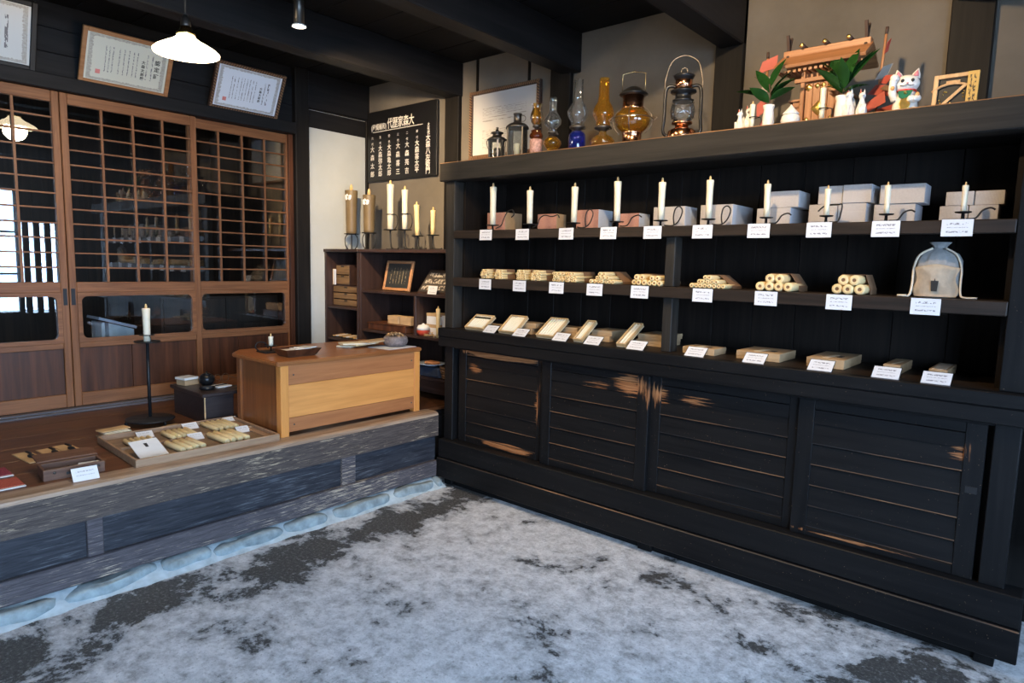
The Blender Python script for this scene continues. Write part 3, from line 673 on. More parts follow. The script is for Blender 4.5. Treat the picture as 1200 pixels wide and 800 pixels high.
# cloth pouch
M['cloth'] = plain('cream_cotton', (0.68, 0.58, 0.45), 0.9, 0, 0.12, 60, bump=0.4)
M['netting'] = plain('grey_blue_cloth', (0.27, 0.27, 0.265), 0.9, 0, 0.15, 60, bump=0.4)
bag = thing('drawstring_bag', 'cream and grey cloth drawstring bag with a black candle emblem', 'bag', (2.505, 0.15, S2))
b = MB().lathe([(0.055, 0.0), (0.070, 0.012), (0.073, 0.05), (0.074, 0.10), (0.072, 0.135), (0.058, 0.160), (0.032, 0.174), (0.019, 0.180), (0.022, 0.188), (0.034, 0.202), (0.030, 0.203), (0.016, 0.182)], n=40, sy=0.55)
for v in b.bm.verts:
    a = math.atan2(v.co.y, v.co.x); k = max(0, min(1, (v.co.z - 0.09) / 0.08)); v.co.x *= 1 + 0.09 * k * math.sin(11 * a); v.co.y *= 1 + 0.16 * k * math.sin(11 * a)
b.obj('bag_body', M['netting'], bag)
fr = MB(); vs_ = []; nx, nz = 12, 8
for i in range(nx + 1):
    for k in range(nz + 1):
        u = i / nx * 2 - 1; z = 0.004 + 0.112 * k / nz; x_ = u * (0.066 + 0.006 * math.sin(k)); 
        vs_.append((x_, -0.043 * math.sqrt(max(0.0, 1 - (u * .86) ** 2)) - 0.004 + 0.002 * math.sin(5 * u + k), z + (0.006 * math.cos(3 * u) if k == nz else 0)))
fs = [(i * (nz + 1) + k, (i + 1) * (nz + 1) + k, (i + 1) * (nz + 1) + k + 1, i * (nz + 1) + k + 1) for i in range(nx) for k in range(nz)]
fr._add(vs_, fs, 0, True)
r_ = bmesh.ops.solidify(fr.bm, geom=fr.bm.faces[:], thickness=-0.003)
fr.obj('front_pocket', M['cloth'], bag)
M['ink'] = plain('black_ink', (0.012, 0.012, 0.012), 0.6)
em = MB().prism([(-0.009, 0.024), (0.009, 0.024), (0.012, 0.062), (-0.012, 0.062)], -0.0535, -0.0515, 'Y'); em.prism([(-0.002, 0.062), (0.002, 0.062), (0.0, 0.072)], -0.0535, -0.0515, 'Y')
em.obj('candle_emblem', M['ink'], bag)
MB().tube(smooth_pts([(-0.02, -0.02, 0.180), (-0.058, -0.03, 0.155), (-0.074, -0.022, 0.11), (-0.074, -0.03, 0.05), (-0.078, -0.05, 0.006), (-0.10, -0.05, 0.005), (-0.085, -0.06, 0.005), (-0.115, -0.06, 0.005)]), 0.004, 6).obj('drawstring', M['cloth'], bag)
MB().tube(smooth_pts([(0.02, -0.02, 0.180), (0.056, -0.03, 0.157), (0.074, -0.022, 0.11), (0.075, -0.02, 0.06), (0.078, -0.03, 0.02), (0.09, -0.045, 0.005), (0.13, -0.04, 0.005)]), 0.0035, 6).obj('drawstring', M['cloth'], bag)

# open candle boxes leaning on the counter: x0,x1,length,tilt,candles across
M['cream'] = plain('cream_lining', (0.66, 0.58, 0.42), 0.6, 0, 0.05)
for i, (x0, x1, L, tl, nc) in enumerate(((0.176, 0.324, .125, 34, 8), (0.443, 0.566, .14, 37, 8), (0.713, 0.832, .16, 33, 6), (0.957, 1.013, .16, 34, 3), (1.215, 1.268, .19, 29, 2))):
    labs = ('short open wooden box of thin candles with dark bands, nearest the platform', 'open wooden box of eight thin candles leaning on the counter', 'wide open wooden box of six candles leaning on the counter',
            'narrow open wooden box of three candles leaning on the counter', 'narrow open wooden box of two candles beside the divider')
    w_ = x1 - x0; t = thing('candle_box', labs[i], 'box', ((x0 + x1) / 2, 0.045, S3 + 0.001), group='open candle boxes on the counter', rot=(math.radians(tl), 0, 0))
    MB().box(-w_ / 2, w_ / 2, 0, L, 0, 0.003).obj('tray', M['cream'], t)
    for a in ((-w_ / 2, -w_ / 2 + .006, 0, L, .003, .021), (w_ / 2 - .006, w_ / 2, 0, L, .003, .021), (-w_ / 2 + .006, w_ / 2 - .006, 0, .006, .003, .021), (-w_ / 2 + .006, w_ / 2 - .006, L - .006, L, .003, .021)):
        MB().box(*a, .0008).obj('box_side', M['tan'], t)
    r = min(0.0085, (w_ - 0.016) / nc / 2)
    for k in range(nc):
        x = (k - (nc - 1) / 2) * ((w_ - .018) / nc)
        MB().lathe([(r * .8, 0.0), (r, L - .03), (r * .9, L - 0.018), (.001, L - .014)], n=8, M=Matrix.Translation((x, .010, .0035 + r)) @ Matrix.Rotation(-PI / 2, 4, 'X')).obj('candle_roll', M['wax'], t)
    if i == 0:
        for k in range(nc): MB().box(-.006, .006, 0, .012, 0, .004).obj('dark_band', M['ink'], t, ((k - (nc - 1) / 2) * ((w_ - .018) / nc), L - .036, .0185))
    # closed boxes underneath / beside
KB = [(0.20, 0.345, .13, .215, 0, .034, 'low closed kraft box behind the short open candle box'), (0.455, 0.60, .14, .26, 0, .034, 'lower closed kraft box behind the box of eight candles'),
      (0.475, 0.62, .15, .25, .035, .062, 'upper closed kraft box behind the box of eight candles'), (0.735, 0.885, .16, .28, 0, .030, 'lower closed kraft box behind the box of six candles'), (0.75, 0.89, .17, .27, .031, .058, 'upper closed kraft box behind the box of six candles'),
      (0.965, 1.09, .175, .33, 0, .030, 'lower closed kraft box behind the box of three candles'), (0.975, 1.10, .18, .34, .031, .058, 'upper closed kraft box behind the box of three candles'),
      (1.235, 1.385, .20, .38, 0, .030, 'lower closed kraft box beside the divider on the counter'), (1.24, 1.39, .205, .39, .031, .058, 'upper closed kraft box beside the divider on the counter')]
for x0, x1, y0, y1, z0, z1, lab in KB:
    t = thing('kraft_box', lab, 'box', ((x0 + x1) / 2, (y0 + y1) / 2, S3 + z0), group='closed kraft boxes on the counter')
    a, b_ = (x1 - x0) / 2, (y1 - y0) / 2
    MB().box(-a, a, -b_, b_, 0, (z1 - z0) * .55, .0008).obj('box_base', M['kraft'], t); MB().box(-a - .0012, a + .0012, -b_ - .0012, b_ + .0012, (z1 - z0) * .45, z1 - z0, .001).obj('lid', M['kraft'], t)
for i, (x0, x1, y0, y1, h, lab) in enumerate(((1.535, 1.690, .10, .23, .030, 'small flat kraft gift box with paper slip, first past the divider'), (1.782, 1.970, .12, .33, .036, 'widest flat kraft gift box with two candle emblems'),
        (2.078, 2.222, .12, .40, .038, 'deep flat kraft gift box with slip under the cloth bag shelf'), (2.352, 2.412, .16, .40, .036, 'narrow kraft box with paper slip beside the deep gift box'), (2.505, 2.565, .16, .40, .036, 'narrow kraft box with pale sleeve nearest the corner post'))):
    t = thing('kraft_gift_box', lab, 'box', ((x0 + x1) / 2, y0, S3), group='flat gift boxes on the counter')
    a = (x1 - x0) / 2; d = y1 - y0
    MB().box(-a + .001, a - .001, .001, d - .001, 0, h * .6, .0008).obj('box_base', M['kraft'], t); MB().box(-a, a, 0, d, h * .3, h, .0012).obj('lid', M['kraft'], t)
    if i < 4: MB().box(-a * .35, -a * .05, d * .12, d * .6, h, h + .001).obj('paper_slip', M['cream'], t, rot=(0, 0, -.12))
    else: MB().box(-a * .7, a * .7, d * .06, d * .9, h, h + .0012).obj('paper_slip', M['cloth'], t)
    if i < 3: MB().box(a * .3, a * .55, d * .3, d * .5, h, h + .0008).obj('emblem', M['ink'], t)
# ------------------------------------------------------------------ things on the ledge
LZ = 1.944
M['pewter'] = plain('tarnished_pewter', (0.10, 0.09, 0.08), 0.35, 0.85, 0.3, 20)
M['black_metal'] = plain('black_lacquered_metal', (0.02, 0.021, 0.023), 0.28, 0.6)
M['copper'] = plain('polished_copper', (0.72, 0.36, 0.20), 0.18, 1.0, 0.08)
M['brass'] = plain('polished_brass', (0.75, 0.55, 0.25), 0.22, 1.0, 0.08)
M['clear'] = glass('clear_chimney_glass', (0.93, 0.95, 0.94), 2.2, 0.02, 0.03)
M['amber'] = glass('amber_glass', (0.86, 0.54, 0.10), 2.2, 0.02, 0.10)
M['dark_amber'] = glass('brown_glass', (0.45, 0.15, 0.03), 2.0, 0.02, 0.15)
M['cobalt'] = glass('cobalt_glass', (0.02, 0.05, 0.5), 2.4, 0.02, 0.25)
M['speckle'] = plain('speckled_pink_stone', (0.42, 0.24, 0.20), 0.6, 0, 0.6, 90)
M['wire'] = plain('dull_wire', (0.16, 0.14, 0.12), 0.35, 0.9)
def circ(c, r, axis='Z', n=20, a0=0, a1=360, ry=None):
    ry = ry or r; out = []
    for k in range(n + 1):
        a = math.radians(a0 + (a1 - a0) * k / n); u, v = r * math.cos(a), ry * math.sin(a)
        out.append({'Z': (c[0] + u, c[1] + v, c[2]), 'Y': (c[0] + u, c[1], c[2] + v), 'X': (c[0], c[1] + u, c[2] + v)}[axis])
    return out
def lathe(nm, m, prof, t, n=20, cap=True, **k): return MB().lathe(prof, n=n, cap=cap, **k).obj(nm, m, t)
# framed letter on the wall
M['rope'] = wood('rope_carved_frame', (0.012, 0.006, 0.004), (0.10, 0.045, 0.025), 'X', 0.4, 1.0)
M['letter'] = printed('letter_print', (0.52, 0.52, 0.52), (0.33, 0.32, 0.31), tuple((0.12 + k * 0.028, 0.007, 26) for k in range(11)) + ((0.55, 0.01, 10), (0.60, 0.008, 8)) + tuple((0.64 + k * .026, .006, 24) for k in range(5)), ('X', 'Z'), margin=0.17, rough=0.25)
def picture(name, label, w, h, fw, fd, frame_m, sheet_m, loc, rot, group=None, rope=False, glazed=False):
    t = thing(name, label, 'picture frame', loc, group=group, rot=rot)      # local: x width, z height, faces -y
    for nm, a in (('frame_side', (-w / 2, -w / 2 + fw, 0, h)), ('frame_side', (w / 2 - fw, w / 2, 0, h)), ('frame_rail', (-w / 2 + fw, w / 2 - fw, 0, fw)), ('frame_rail', (-w / 2 + fw, w / 2 - fw, h - fw, h))):
        MB().box(a[0], a[1], -fd, 0, a[2], a[3], 0.003).obj(nm, frame_m, t)
    if rope:
        g = MB(); n1 = int(w / 0.017); n2 = int(h / 0.017)
        for k in range(n1):
            for z in (fw / 2, h - fw / 2): g.box(-.0035, .0035, -.003, .003, -fw * .42, fw * .42, M=Matrix.Translation((-w / 2 + (k + .5) * w / n1, -fd, z)) @ Matrix.Rotation(.6, 4, 'Y'))
        for k in range(n2):
            for x in (-w / 2 + fw / 2, w / 2 - fw / 2): g.box(-fw * .42, fw * .42, -.003, .003, -.0035, .0035, M=Matrix.Translation((x, -fd, (k + .5) * h / n2)) @ Matrix.Rotation(.6, 4, 'Y'))
        g.obj('rope_carving', M['kraft_d'], t)
    MB().box(-w / 2 + fw * .6, w / 2 - fw * .6, -fd * .55, -fd * .4, fw * .6, h - fw * .6).obj('sheet', sheet_m, t)
    return t
picture('framed_letter', 'glazed letter in a dark rope-carved frame hung above the ledge', 0.605, 0.445, 0.026, 0.03, M['rope'], M['letter'], (-0.035, 0.598, 2.063), (0, 0, 0), rope=True)
for i, (x, z) in enumerate(((-0.155, 2.40), (0.055, 2.41))):
    pass
# small pewter lantern
t = thing('pewter_lantern', 'small squat pewter lantern with a side bail in front of the framed letter', 'lantern', (0.328, 0.12, LZ))
lathe('base', M['pewter'], [(0.055, 0), (0.057, 0.006), (0.052, 0.012), (0.046, 0.014)], t)
lathe('glass_body', M['clear'], [(0.043, 0.014), (0.043, 0.112)], t, cap=False)
for k in range(5): a = k * 2 * PI / 5 + .5; MB().box(-.004, .004, -.003, .003, .012, .114).obj('upright', M['pewter'], t, (0.048 * math.cos(a), 0.048 * math.sin(a), 0), (0, 0, a + PI / 2))
lathe('roof', M['pewter'], [(0.055, 0.112), (0.056, 0.119), (0.040, 0.130), (0.026, 0.136), (0.024, 0.150), (0.036, 0.152), (0.034, 0.158), (0.010, 0.166), (0.006, 0.178), (0.009, 0.183), (0.001, 0.188)], t)
MB().tube(circ((0, -0.02, 0.115), 0.062, 'Y', 16, 180, 360, 0.075), 0.002).obj('bail', M['wire'], t)
lathe('inner_cup', M['pewter'], [(0.02, 0.014), (0.024, 0.05), (0.018, 0.07)], t)
# tall lantern
t = thing('glazed_lantern', 'tall square glass-sided lantern with a ring on its chimney', 'lantern', (0.478, 0.12, LZ), rz=0.4)
MB().box(-.046, .046, -.046, .046, 0, .012, .002).obj('base', M['pewter'], t)
for sx in (-1, 1):
    for sy in (-1, 1): MB().box(sx * .042 - .004, sx * .042 + .004, sy * .042 - .004, sy * .042 + .004, .012, .165).obj('corner_bar', M['pewter'], t)
for k in range(4): MB().box(-.038, .038, -.0445, -.0430, .012, .162).obj('glass_pane', M['clear'], t, rot=(0, 0, k * PI / 2))
b = MB()
pr = [(0.064, 0.162), (0.062, 0.172), (0.046, 0.186), (0.024, 0.194), (0.022, 0.197), (0.022, 0.236), (0.026, 0.238), (0.024, 0.242), (0.001, 0.243)]
b.lathe(pr, n=20); b.obj('roof', M['pewter'], t)
MB().tube(circ((0.03, 0, 0.215), 0.016, 'Y', 14), 0.0018).obj('ring', M['wire'], t)
MB().lathe([(0.016, 0.012), (0.018, 0.08), (0.002, 0.083)], n=12).obj('candle_stub', M['wax'], t)
# oil lamps
def oil_lamp(x, label, base_m, base_prof, burner_z, chim_m, chim_prof, y=0.12, extra=None):
    t = thing('oil_lamp', label, 'oil lamp', (x, y, LZ), group='oil lamps on the ledge')
    lathe('font', base_m, base_prof, t, n=24)
    z = burner_z; r = chim_prof[0][0]
    lathe('burner', M['pewter'], [(r * .55, z - .022), (r * .6, z - .012), (r * 1.15, z - .008), (r * 1.2, z + .002), (r * 1.05, z + .004), (r * .4, z + .006), (r * .3, z + .018), (.001, z + .019)], t)
    lathe('chimney', chim_m, chim_prof, t, n=24, cap=False)
    MB().lathe([(.004, 0), (.004, .014)], n=8, M=Matrix.Translation((r, 0, z - .012)) @ Matrix.Rotation(PI / 2, 4, 'Y')).obj('wick_knob', M['pewter'], t)
    if extra: extra(t)
    return t
def ex1(t):
    lathe('speckled_foot', M['speckle'], [(0.034, 0), (0.034, 0.088), (0.03, 0.09)], t)
oil_lamp(0.612, 'small oil lamp with amber tulip chimney on a speckled pink foot', M['dark_amber'], [(0.022, 0.088), (0.036, 0.100), (0.037, 0.112), (0.026, 0.128), (0.030, 0.135), (0.020, 0.140)], 0.162, M['amber'],
         [(0.018, 0.166), (0.030, 0.182), (0.036, 0.200), (0.033, 0.222), (0.024, 0.245), (0.024, 0.256), (0.031, 0.274)], extra=ex1)
oil_lamp(0.722, 'oil lamp with clear bulb chimney on a squat amber font', M['amber'], [(0.026, 0.0), (0.022, 0.010), (0.020, 0.020), (0.038, 0.038), (0.048, 0.055), (0.046, 0.070), (0.030, 0.088), (0.016, 0.094)], 0.116, M['clear'],
         [(0.022, 0.12), (0.024, 0.136), (0.044, 0.158), (0.045, 0.178), (0.030, 0.205), (0.019, 0.222), (0.018, 0.262), (0.021, 0.275), (0.015, 0.294)])
oil_lamp(0.882, 'oil lamp with tall clear chimney on a cobalt blue font', M['cobalt'], [(0.040, 0.0), (0.044, 0.012), (0.044, 0.062), (0.042, 0.085), (0.030, 0.100), (0.018, 0.106)], 0.125, M['clear'],
         [(0.034, 0.13), (0.034, 0.15), (0.052, 0.180), (0.054, 0.200), (0.040, 0.228), (0.026, 0.248), (0.024, 0.30), (0.024, 0.363)])
oil_lamp(1.036, 'oil lamp with tall amber bulb chimney on a wide low font', M['amber'], [(0.040, 0.0), (0.058, 0.018), (0.062, 0.036), (0.050, 0.056), (0.020, 0.072), (0.020, 0.09)], 0.106, M['amber'],
         [(0.036, 0.11), (0.036, 0.132), (0.052, 0.158), (0.054, 0.178), (0.044, 0.206), (0.030, 0.228), (0.026, 0.26), (0.025, 0.340)])
# ship lantern
t = thing('ship_lantern', 'copper ship lantern with a ribbed amber globe and wire guard', 'lantern', (1.203, 0.12, LZ), rz=0.35)
lathe('base', M['copper'], [(0.050, 0), (0.052, 0.006), (0.046, 0.010), (0.046, 0.055), (0.050, 0.062), (0.046, 0.066)], t)
b = MB(); prof = [(0.046, 0.062), (0.066, 0.078), (0.080, 0.100), (0.084, 0.122), (0.078, 0.146), (0.060, 0.166), (0.05, 0.172)]
b.lathe(prof, n=48, cap=False)
for v in b.bm.verts:
    a = math.atan2(v.co.y, v.co.x); v.co.x *= 1 + .018 * math.cos(16 * a); v.co.y *= 1 + .018 * math.cos(16 * a)
b.obj('globe', M['amber'], t)
lathe('collar', M['copper'], [(0.052, 0.168), (0.056, 0.174), (0.050, 0.178), (0.050, 0.238)], t)
lathe('roof', M['black_metal'], [(0.050, 0.232), (0.068, 0.236), (0.069, 0.241), (0.052, 0.254), (0.032, 0.268), (0.020, 0.274), (0.001, 0.276)], t)
MB().tube([(-.055, 0, .24), (-.055, 0, .335), (-.004, 0, .343), (0, 0, .350), (.004, 0, .343), (.055, 0, .335), (.055, 0, .24)], 0.0018).obj('carrying_wire', M['brass'], t)
MB().tube(circ((0, 0, 0.125), 0.096, 'Z', 28)[:-1], 0.002, closed=True).obj('guard_ring', M['wire'], t)
for k in range(2):
    pts = circ((0, 0, 0.115), 0.095, 'Y', 24, -50, 230, 0.075)
    MB().tube(pts, 0.002).obj('guard_wire', M['wire'], t, rot=(0, 0, k * PI / 2))
for s in (-1, 1): MB().tube([(s * .094, 0, .14), (s * .118, 0, .126), (s * .094, 0, .110)], .0022).obj('lug', M['wire'], t)
# hurricane lantern
t = thing('hurricane_lantern', 'copper and black hurricane lantern with a tall wire bail', 'lantern', (1.462, 0.12, LZ), rz=0.5)
lathe('tank', M['copper'], [(0.060, 0.0), (0.064, 0.008), (0.062, 0.038), (0.050, 0.048), (0.03, 0.053)], t)
lathe('burner', M['copper'], [(0.030, 0.05), (0.030, 0.066), (0.046, 0.072), (0.046, 0.080), (0.02, 0.082)], t)
lathe('globe', M['clear'], [(0.036, 0.082), (0.050, 0.098), (0.056, 0.125), (0.052, 0.150), (0.042, 0.170)], t, cap=False)
lathe('collar', M['black_metal'], [(0.044, 0.168), (0.048, 0.176), (0.036, 0.180), (0.034, 0.206), (0.058, 0.210), (0.058, 0.218), (0.040, 0.222)], t)
lathe('chimney', M['copper'], [(0.038, 0.220), (0.038, 0.262), (0.034, 0.266)], t)
lathe('cap', M['black_metal'], [(0.036, 0.262), (0.046, 0.278), (0.048, 0.284), (0.040, 0.288), (0.012, 0.290), (0.001, 0.291)], t)
MB().tube(circ((0, 0, 0.304), 0.014, 'Y', 14)[:-1], 0.0022, closed=True).obj('lift_ring', M['wire'], t)
for s in (-1, 1): MB().tube(smooth_pts([(s * .035, 0, .235), (s * .060, 0, .240), (s * .078, 0, .215), (s * .080, 0, .10), (s * .084, 0, .045), (s * .070, 0, .022), (s * .05, 0, .022)]), 0.0075, 8).obj('air_tube', M['black_metal'], t)
MB().tube(smooth_pts([(-.078, 0, .20), (-.082, 0, .26), (-.060, 0, .34), (-.02, 0, .368), (.02, 0, .368), (.060, 0, .34), (.082, 0, .26), (.078, 0, .20)]), 0.0024).obj('bail', M['wire'], t)
for s in (-1, 1): MB().tube(smooth_pts([(s * .05, -.03, .09), (0, -.062, .125), (-s * .05, -.03, .16)]), .0018).obj('guard_wire', M['wire'], t)

# ---- altar things
M['porcelain'] = plain('white_porcelain', (0.72, 0.70, 0.66), 0.18, 0, 0.04)
M['red_lacquer'] = plain('red_paint', (0.50, 0.06, 0.03), 0.4)
M['hinoki'] = wood('pale_hinoki', (0.27, 0.115, 0.045), (0.43, 0.20, 0.085), 'Z', 0.5, 1.2, bump=0.1)
M['hinoki_x'] = wood('pale_hinoki_beam', (0.27, 0.115, 0.045), (0.43, 0.20, 0.085), 'X', 0.5, 1.2, bump=0.1)
M['bark'] = plain('dark_brown_stick', (0.05, 0.025, 0.015), 0.6)
M['gold'] = plain('gold_fitting', (0.85, 0.60, 0.18), 0.3, 1.0, 0.15, 60)
M['leaf'] = plain('glossy_green_leaf', (0.025, 0.10, 0.022), 0.22, 0, 0.35, 8)
M['red_paper'] = plain('red_folded_paper', (0.42, 0.07, 0.045), 0.6)
M['white_paper'] = plain('white_folded_paper', (0.40, 0.34, 0.28), 0.7)
def fox(t, x, y, h, face=1):
    """seated porcelain fox, one continuous body"""
    b = MB()
    b.lathe([(0.17, 0), (0.20, 0.06), (0.19, 0.25), (0.13, 0.45), (0.085, 0.58), (0.08, 0.64), (0.11, 0.70), (0.12, 0.77), (0.085, 0.84), (0.03, 0.87)], n=14, sy=1.2)
    for s in (-1, 1): b.lathe([(0.04, 0.80), (0.035, 0.88), (0.002, 1.0)], c=(s * .06, 0, 0), n=8)
    b.lathe([(0.055, 0), (0.04, 0.07), (0.012, 0.13)], n=8, M=Matrix.Translation((0, -0.09, 0.74)) @ Matrix.Rotation(PI / 2 + .2, 4, 'X'))
    b.lathe([(0.05, 0.0), (0.09, 0.25), (0.10, 0.45), (0.06, 0.62), (0.004, 0.72)], c=(0.0, 0.22, 0), n=10)
    for s in (-1, 1): b.lathe([(0.055, 0), (0.05, 0.2), (0.06, 0.4)], c=(s * .08, -.18, 0), n=8)
    for v in b.bm.verts: v.co *= h
    b.obj('fox_body', M['porcelain'], t, (x, y, 0.012), (0, 0, face))
    MB().box(-h * .26, h * .26, -h * .30, h * .36, 0, 0.012, .002).obj('red_plinth', M['red_lacquer'], t, (x, y, 0), (0, 0, face))
    MB().lathe([(h * .03, h * .84 + .012), (.001, h * .965 + .012)], n=6).obj('ear_mark', M['red_lacquer'], t, (x - h * .055, y - .004, 0))
for (x, nm, lab) in ((1.729, -0.3, 'white porcelain fox nearest the lanterns, at the end of the altar'), (1.765, 0.3, 'white porcelain fox beside the small altar candle nearest the lanterns')):
    t = thing('fox_figurine', lab, 'figurine', (x, 0.13, LZ), group='white fox figurines'); fox(t, 0, 0, 0.105 if x > 1.75 else 0.095, nm)
for (x, nm, lab) in ((2.163, -0.3, 'white porcelain fox next to the vase beside the shrine'), (2.208, 0.3, 'white porcelain fox next to the red paper arrow')):
    t = thing('fox_figurine', lab, 'figurine', (x, 0.12, LZ), group='white fox figurines'); fox(t, 0, 0, 0.115 if x < 2.2 else 0.105, nm)
def altar_candle(x, y, lab, h=.105):
    t = thing('candle_holder', 'small black iron ring candle holder ' + lab, 'candle holder', (x, y, LZ))
    lathe('drip_plate', M['iron'], [(.012, 0), (.030, .004), (.032, .010), (.028, .008), (.002, .008)], t)
    MB().tube(circ((0.006, 0, .055), .017, 'Z', 16)[:-1], .002, closed=True).obj('ring', M['iron'], t)
    MB().tube(smooth_pts([(.022, 0, .055), (.036, 0, .05), (.038, 0, .03), (.028, 0, .008)]), .002).obj('arm', M['iron'], t)
    candle((x, y, LZ + .009), h, .010, 'small ivory candle ' + lab, 'altar candles')
altar_candle(1.795, 0.095, 'beside the vase nearest the lanterns', .10)
altar_candle(2.072, 0.095, 'in front of the wooden shrine', .125)
def leaf_mesh(L, w):
    b = MB(); vs_ = []; n_ = 8
    for k in range(n_ + 1):
        u = k / n_; ww = w * math.sin(PI * min(1, u * 1.02)) ** 0.75 * (1 - .25 * u) if 0 < k < n_ else 0.0008; z = -0.25 * L * u * u
        vs_ += [(-ww, u * L, z + ww * .3), (0, u * L, z), (ww, u * L, z + ww * .3)]
    fs = [(3 * k + j, 3 * k + j + 1, 3 * k + j + 4, 3 * k + j + 3) for k in range(n_) for j in range(2)]
    b._add(vs_, fs, 0, True); bmesh.ops.solidify(b.bm, geom=b.bm.faces[:], thickness=0.0009)
    return b.mesh('leaf', M['leaf'])
def sakaki(x, y, lab, leaves, vh, vr):
    t = thing('vase', 'white porcelain vase with a sprig of glossy green leaves ' + lab, 'vase', (x, y, LZ))
    lathe('vase_body', M['porcelain'], [(vr * .92, 0), (vr, .004), (vr * .95, vh * .5), (vr * .8, vh * .82), (vr * .95, vh * .92), (vr * .98, vh), (vr * .8, vh), (vr * .7, vh * .7)], t)
    MB().tube(smooth_pts([(0, 0, .03), (.004, 0, vh + .03), (-.004, 0, vh + .085)]), .003).obj('stem', M['bark'], t)
    for (px_, py_, pz, yaw, pitch, roll, L, w) in leaves:
        link('leaf', leaf_mesh(L * 1.15, w * 1.3), t, (px_, py_, pz), (math.radians(pitch), math.radians(roll), math.radians(yaw)))
# leaf: base point, yaw (0 = away from viewer, 90 = to the platform side), pitch up
sakaki(1.857, 0.11, 'nearest the lanterns', [(0, 0, .17, -20, 78, 10, .115, .017), (0, 0, .15, 40, 72, -20, .115, .020), (-.002, 0, .12, 100, 35, 15, .125, .021), (.004, 0, .14, -85, 55, 25, .12, .022), (.004, -.004, .12, -100, 35, -20, .09, .018),
       (0, 0, .11, 160, 50, 30, .09, .02), (0, 0, .16, 75, 55, 0, .09, .015), (0, .004, .13, -40, 60, 30, .10, .018)], .10, .024)
sakaki(2.135, 0.12, 'between the shrine and the foxes', [(0, 0, .13, 20, 75, -15, .145, .024), (0, 0, .12, -35, 70, 20, .165, .020), (0, 0, .12, 60, 60, 10, .12, .022), (.002, -.006, .11, -95, 22, 0, .085, .018), (0, 0, .11, 130, 62, 20, .12, .022), (0, .004, .13, -70, 66, 0, .15, .018), (0, 0, .12, 170, 70, -10, .11, .02), (-.004, -.004, .12, 95, 70, 10, .13, .024), (.004, -.004, .13, -20, 82, 5, .14, .024), (0, 0, .11, 55, 40, 0, .09, .02)], .10, .024)
t = thing('lidded_jar', 'round white porcelain jar with a pointed lid beside the shrine', 'jar', (1.948, 0.11, LZ))
lathe('jar_body', M['porcelain'], [(.022, 0), (.034, .012), (.038, .028), (.034, .044), (.026, .052)], t); lathe('lid', M['porcelain'], [(.030, .050), (.032, .055), (.022, .066), (.008, .082), (.001, .092)], t)
# shrine
t = thing('household_shrine', 'pale cedar household shrine with gold fittings, roof billets and crossed finials', 'shrine', (2.024, 0.265, LZ))
MB().box(-.12, .12, -.085, .06, 0, .02, .002).obj('base', M['hinoki_x'], t)
MB().box(-.066, .066, -.04, .05, .02, .235).obj('body', M['hinoki'], t)
for x in (-.068, .068): MB().box(x - .008, x + .008, -.062, -.044, .02, .245, .002).obj('pillar', M['hinoki'], t)
for nm, x0, x1, z0, z1 in (('threshold', -.085, .085, .02, .034), ('tie_beam', -.100, .100, .196, .212)): MB().box(x0, x1, -.066, -.048, z0, z1, .001).obj(nm, M['hinoki_x'], t)
for k in range(4):
    x0 = -.058 + k * .029; d_ = MB().box(x0 + .0008, x0 + .0282, -.050, -.044, .034, .194, .001).obj('door_leaf', M['hinoki'], t)
for (x, z, r) in ((0, .088, .028), (-.046, .175, .014), (.046, .175, .014), (-.012, .178, .010), (.012, .178, .010), (-.048, .044, .011), (.048, .044, .011)):
    g = MB().lathe([(r, 0), (r * .9, .0025), (.001, .003)], n=12, M=Matrix.Translation((x, -.050, z)) @ Matrix.Rotation(PI / 2, 4, 'X'))
    for v in g.bm.verts:
        a = math.atan2(v.co.z - z, v.co.x - x); q = 1 + .2 * math.cos(4 * a); v.co.x = x + (v.co.x - x) * q; v.co.z = z + (v.co.z - z) * q
    g.obj('gold_fitting', M['gold'], t)
for s in (-1, 1):
    MB().box(s * .068 + (0.010 if s > 0 else -.04), s * .068 + (0.04 if s > 0 else -.010), -.045, .045, .02, .125).obj('side_wing', M['hinoki'], t); MB().box(s * .068 + (0.004 if s > 0 else -.055), s * .068 + (0.055 if s > 0 else -.004), -.055, .05, .125, .133).obj('wing_roof', M['hinoki_x'], t)
for s in (-1, 1):
    MB().prism([(-.174, 0), (.174, 0), (.174, .012), (-.174, .012)], 0, .122, 'Y', M=Matrix.Translation((0, 0, .318)) @ Matrix.Rotation(PI if s > 0 else 0, 4, 'Z') @ Matrix.Rotation(math.radians(-32), 4, 'X')).obj('roof_slope', M['hinoki_x'], t)
for k in range(16): MB().box(-.006, .006, -.100, -.03, .236, .246, M=Matrix.Translation((-.155 + k * .0207, 0, -.002 if True else 0))).obj('rafter', M['hinoki'], t)
MB().box(-.168, .168, -.022, .022, .318, .345, .002).obj('ridge_beam', M['hinoki_x'], t)
for x in (-.09, 0, .09): MB().lathe([(.0095, -.04), (.0095, .04)], n=12, M=Matrix.Translation((x, 0, .354)) @ Matrix.Rotation(PI / 2, 4, 'X')).obj('ridge_billet', M['bark'], t); MB().ball((x, -.041, .354), .0098, 1, (1, .35, 1)).obj('billet_cap', M['gold'], t)
for x in (-.15, .15):
    for s in (-1, 1): MB().box(-.006, .006, -.0045, .0045, -.02, .075, .001, M=Matrix.Translation((x, -.012 + s * .002, .335)) @ Matrix.Rotation(s * .35, 4, 'Y' if False else 'X')).obj('crossed_finial', M['bark'], t)
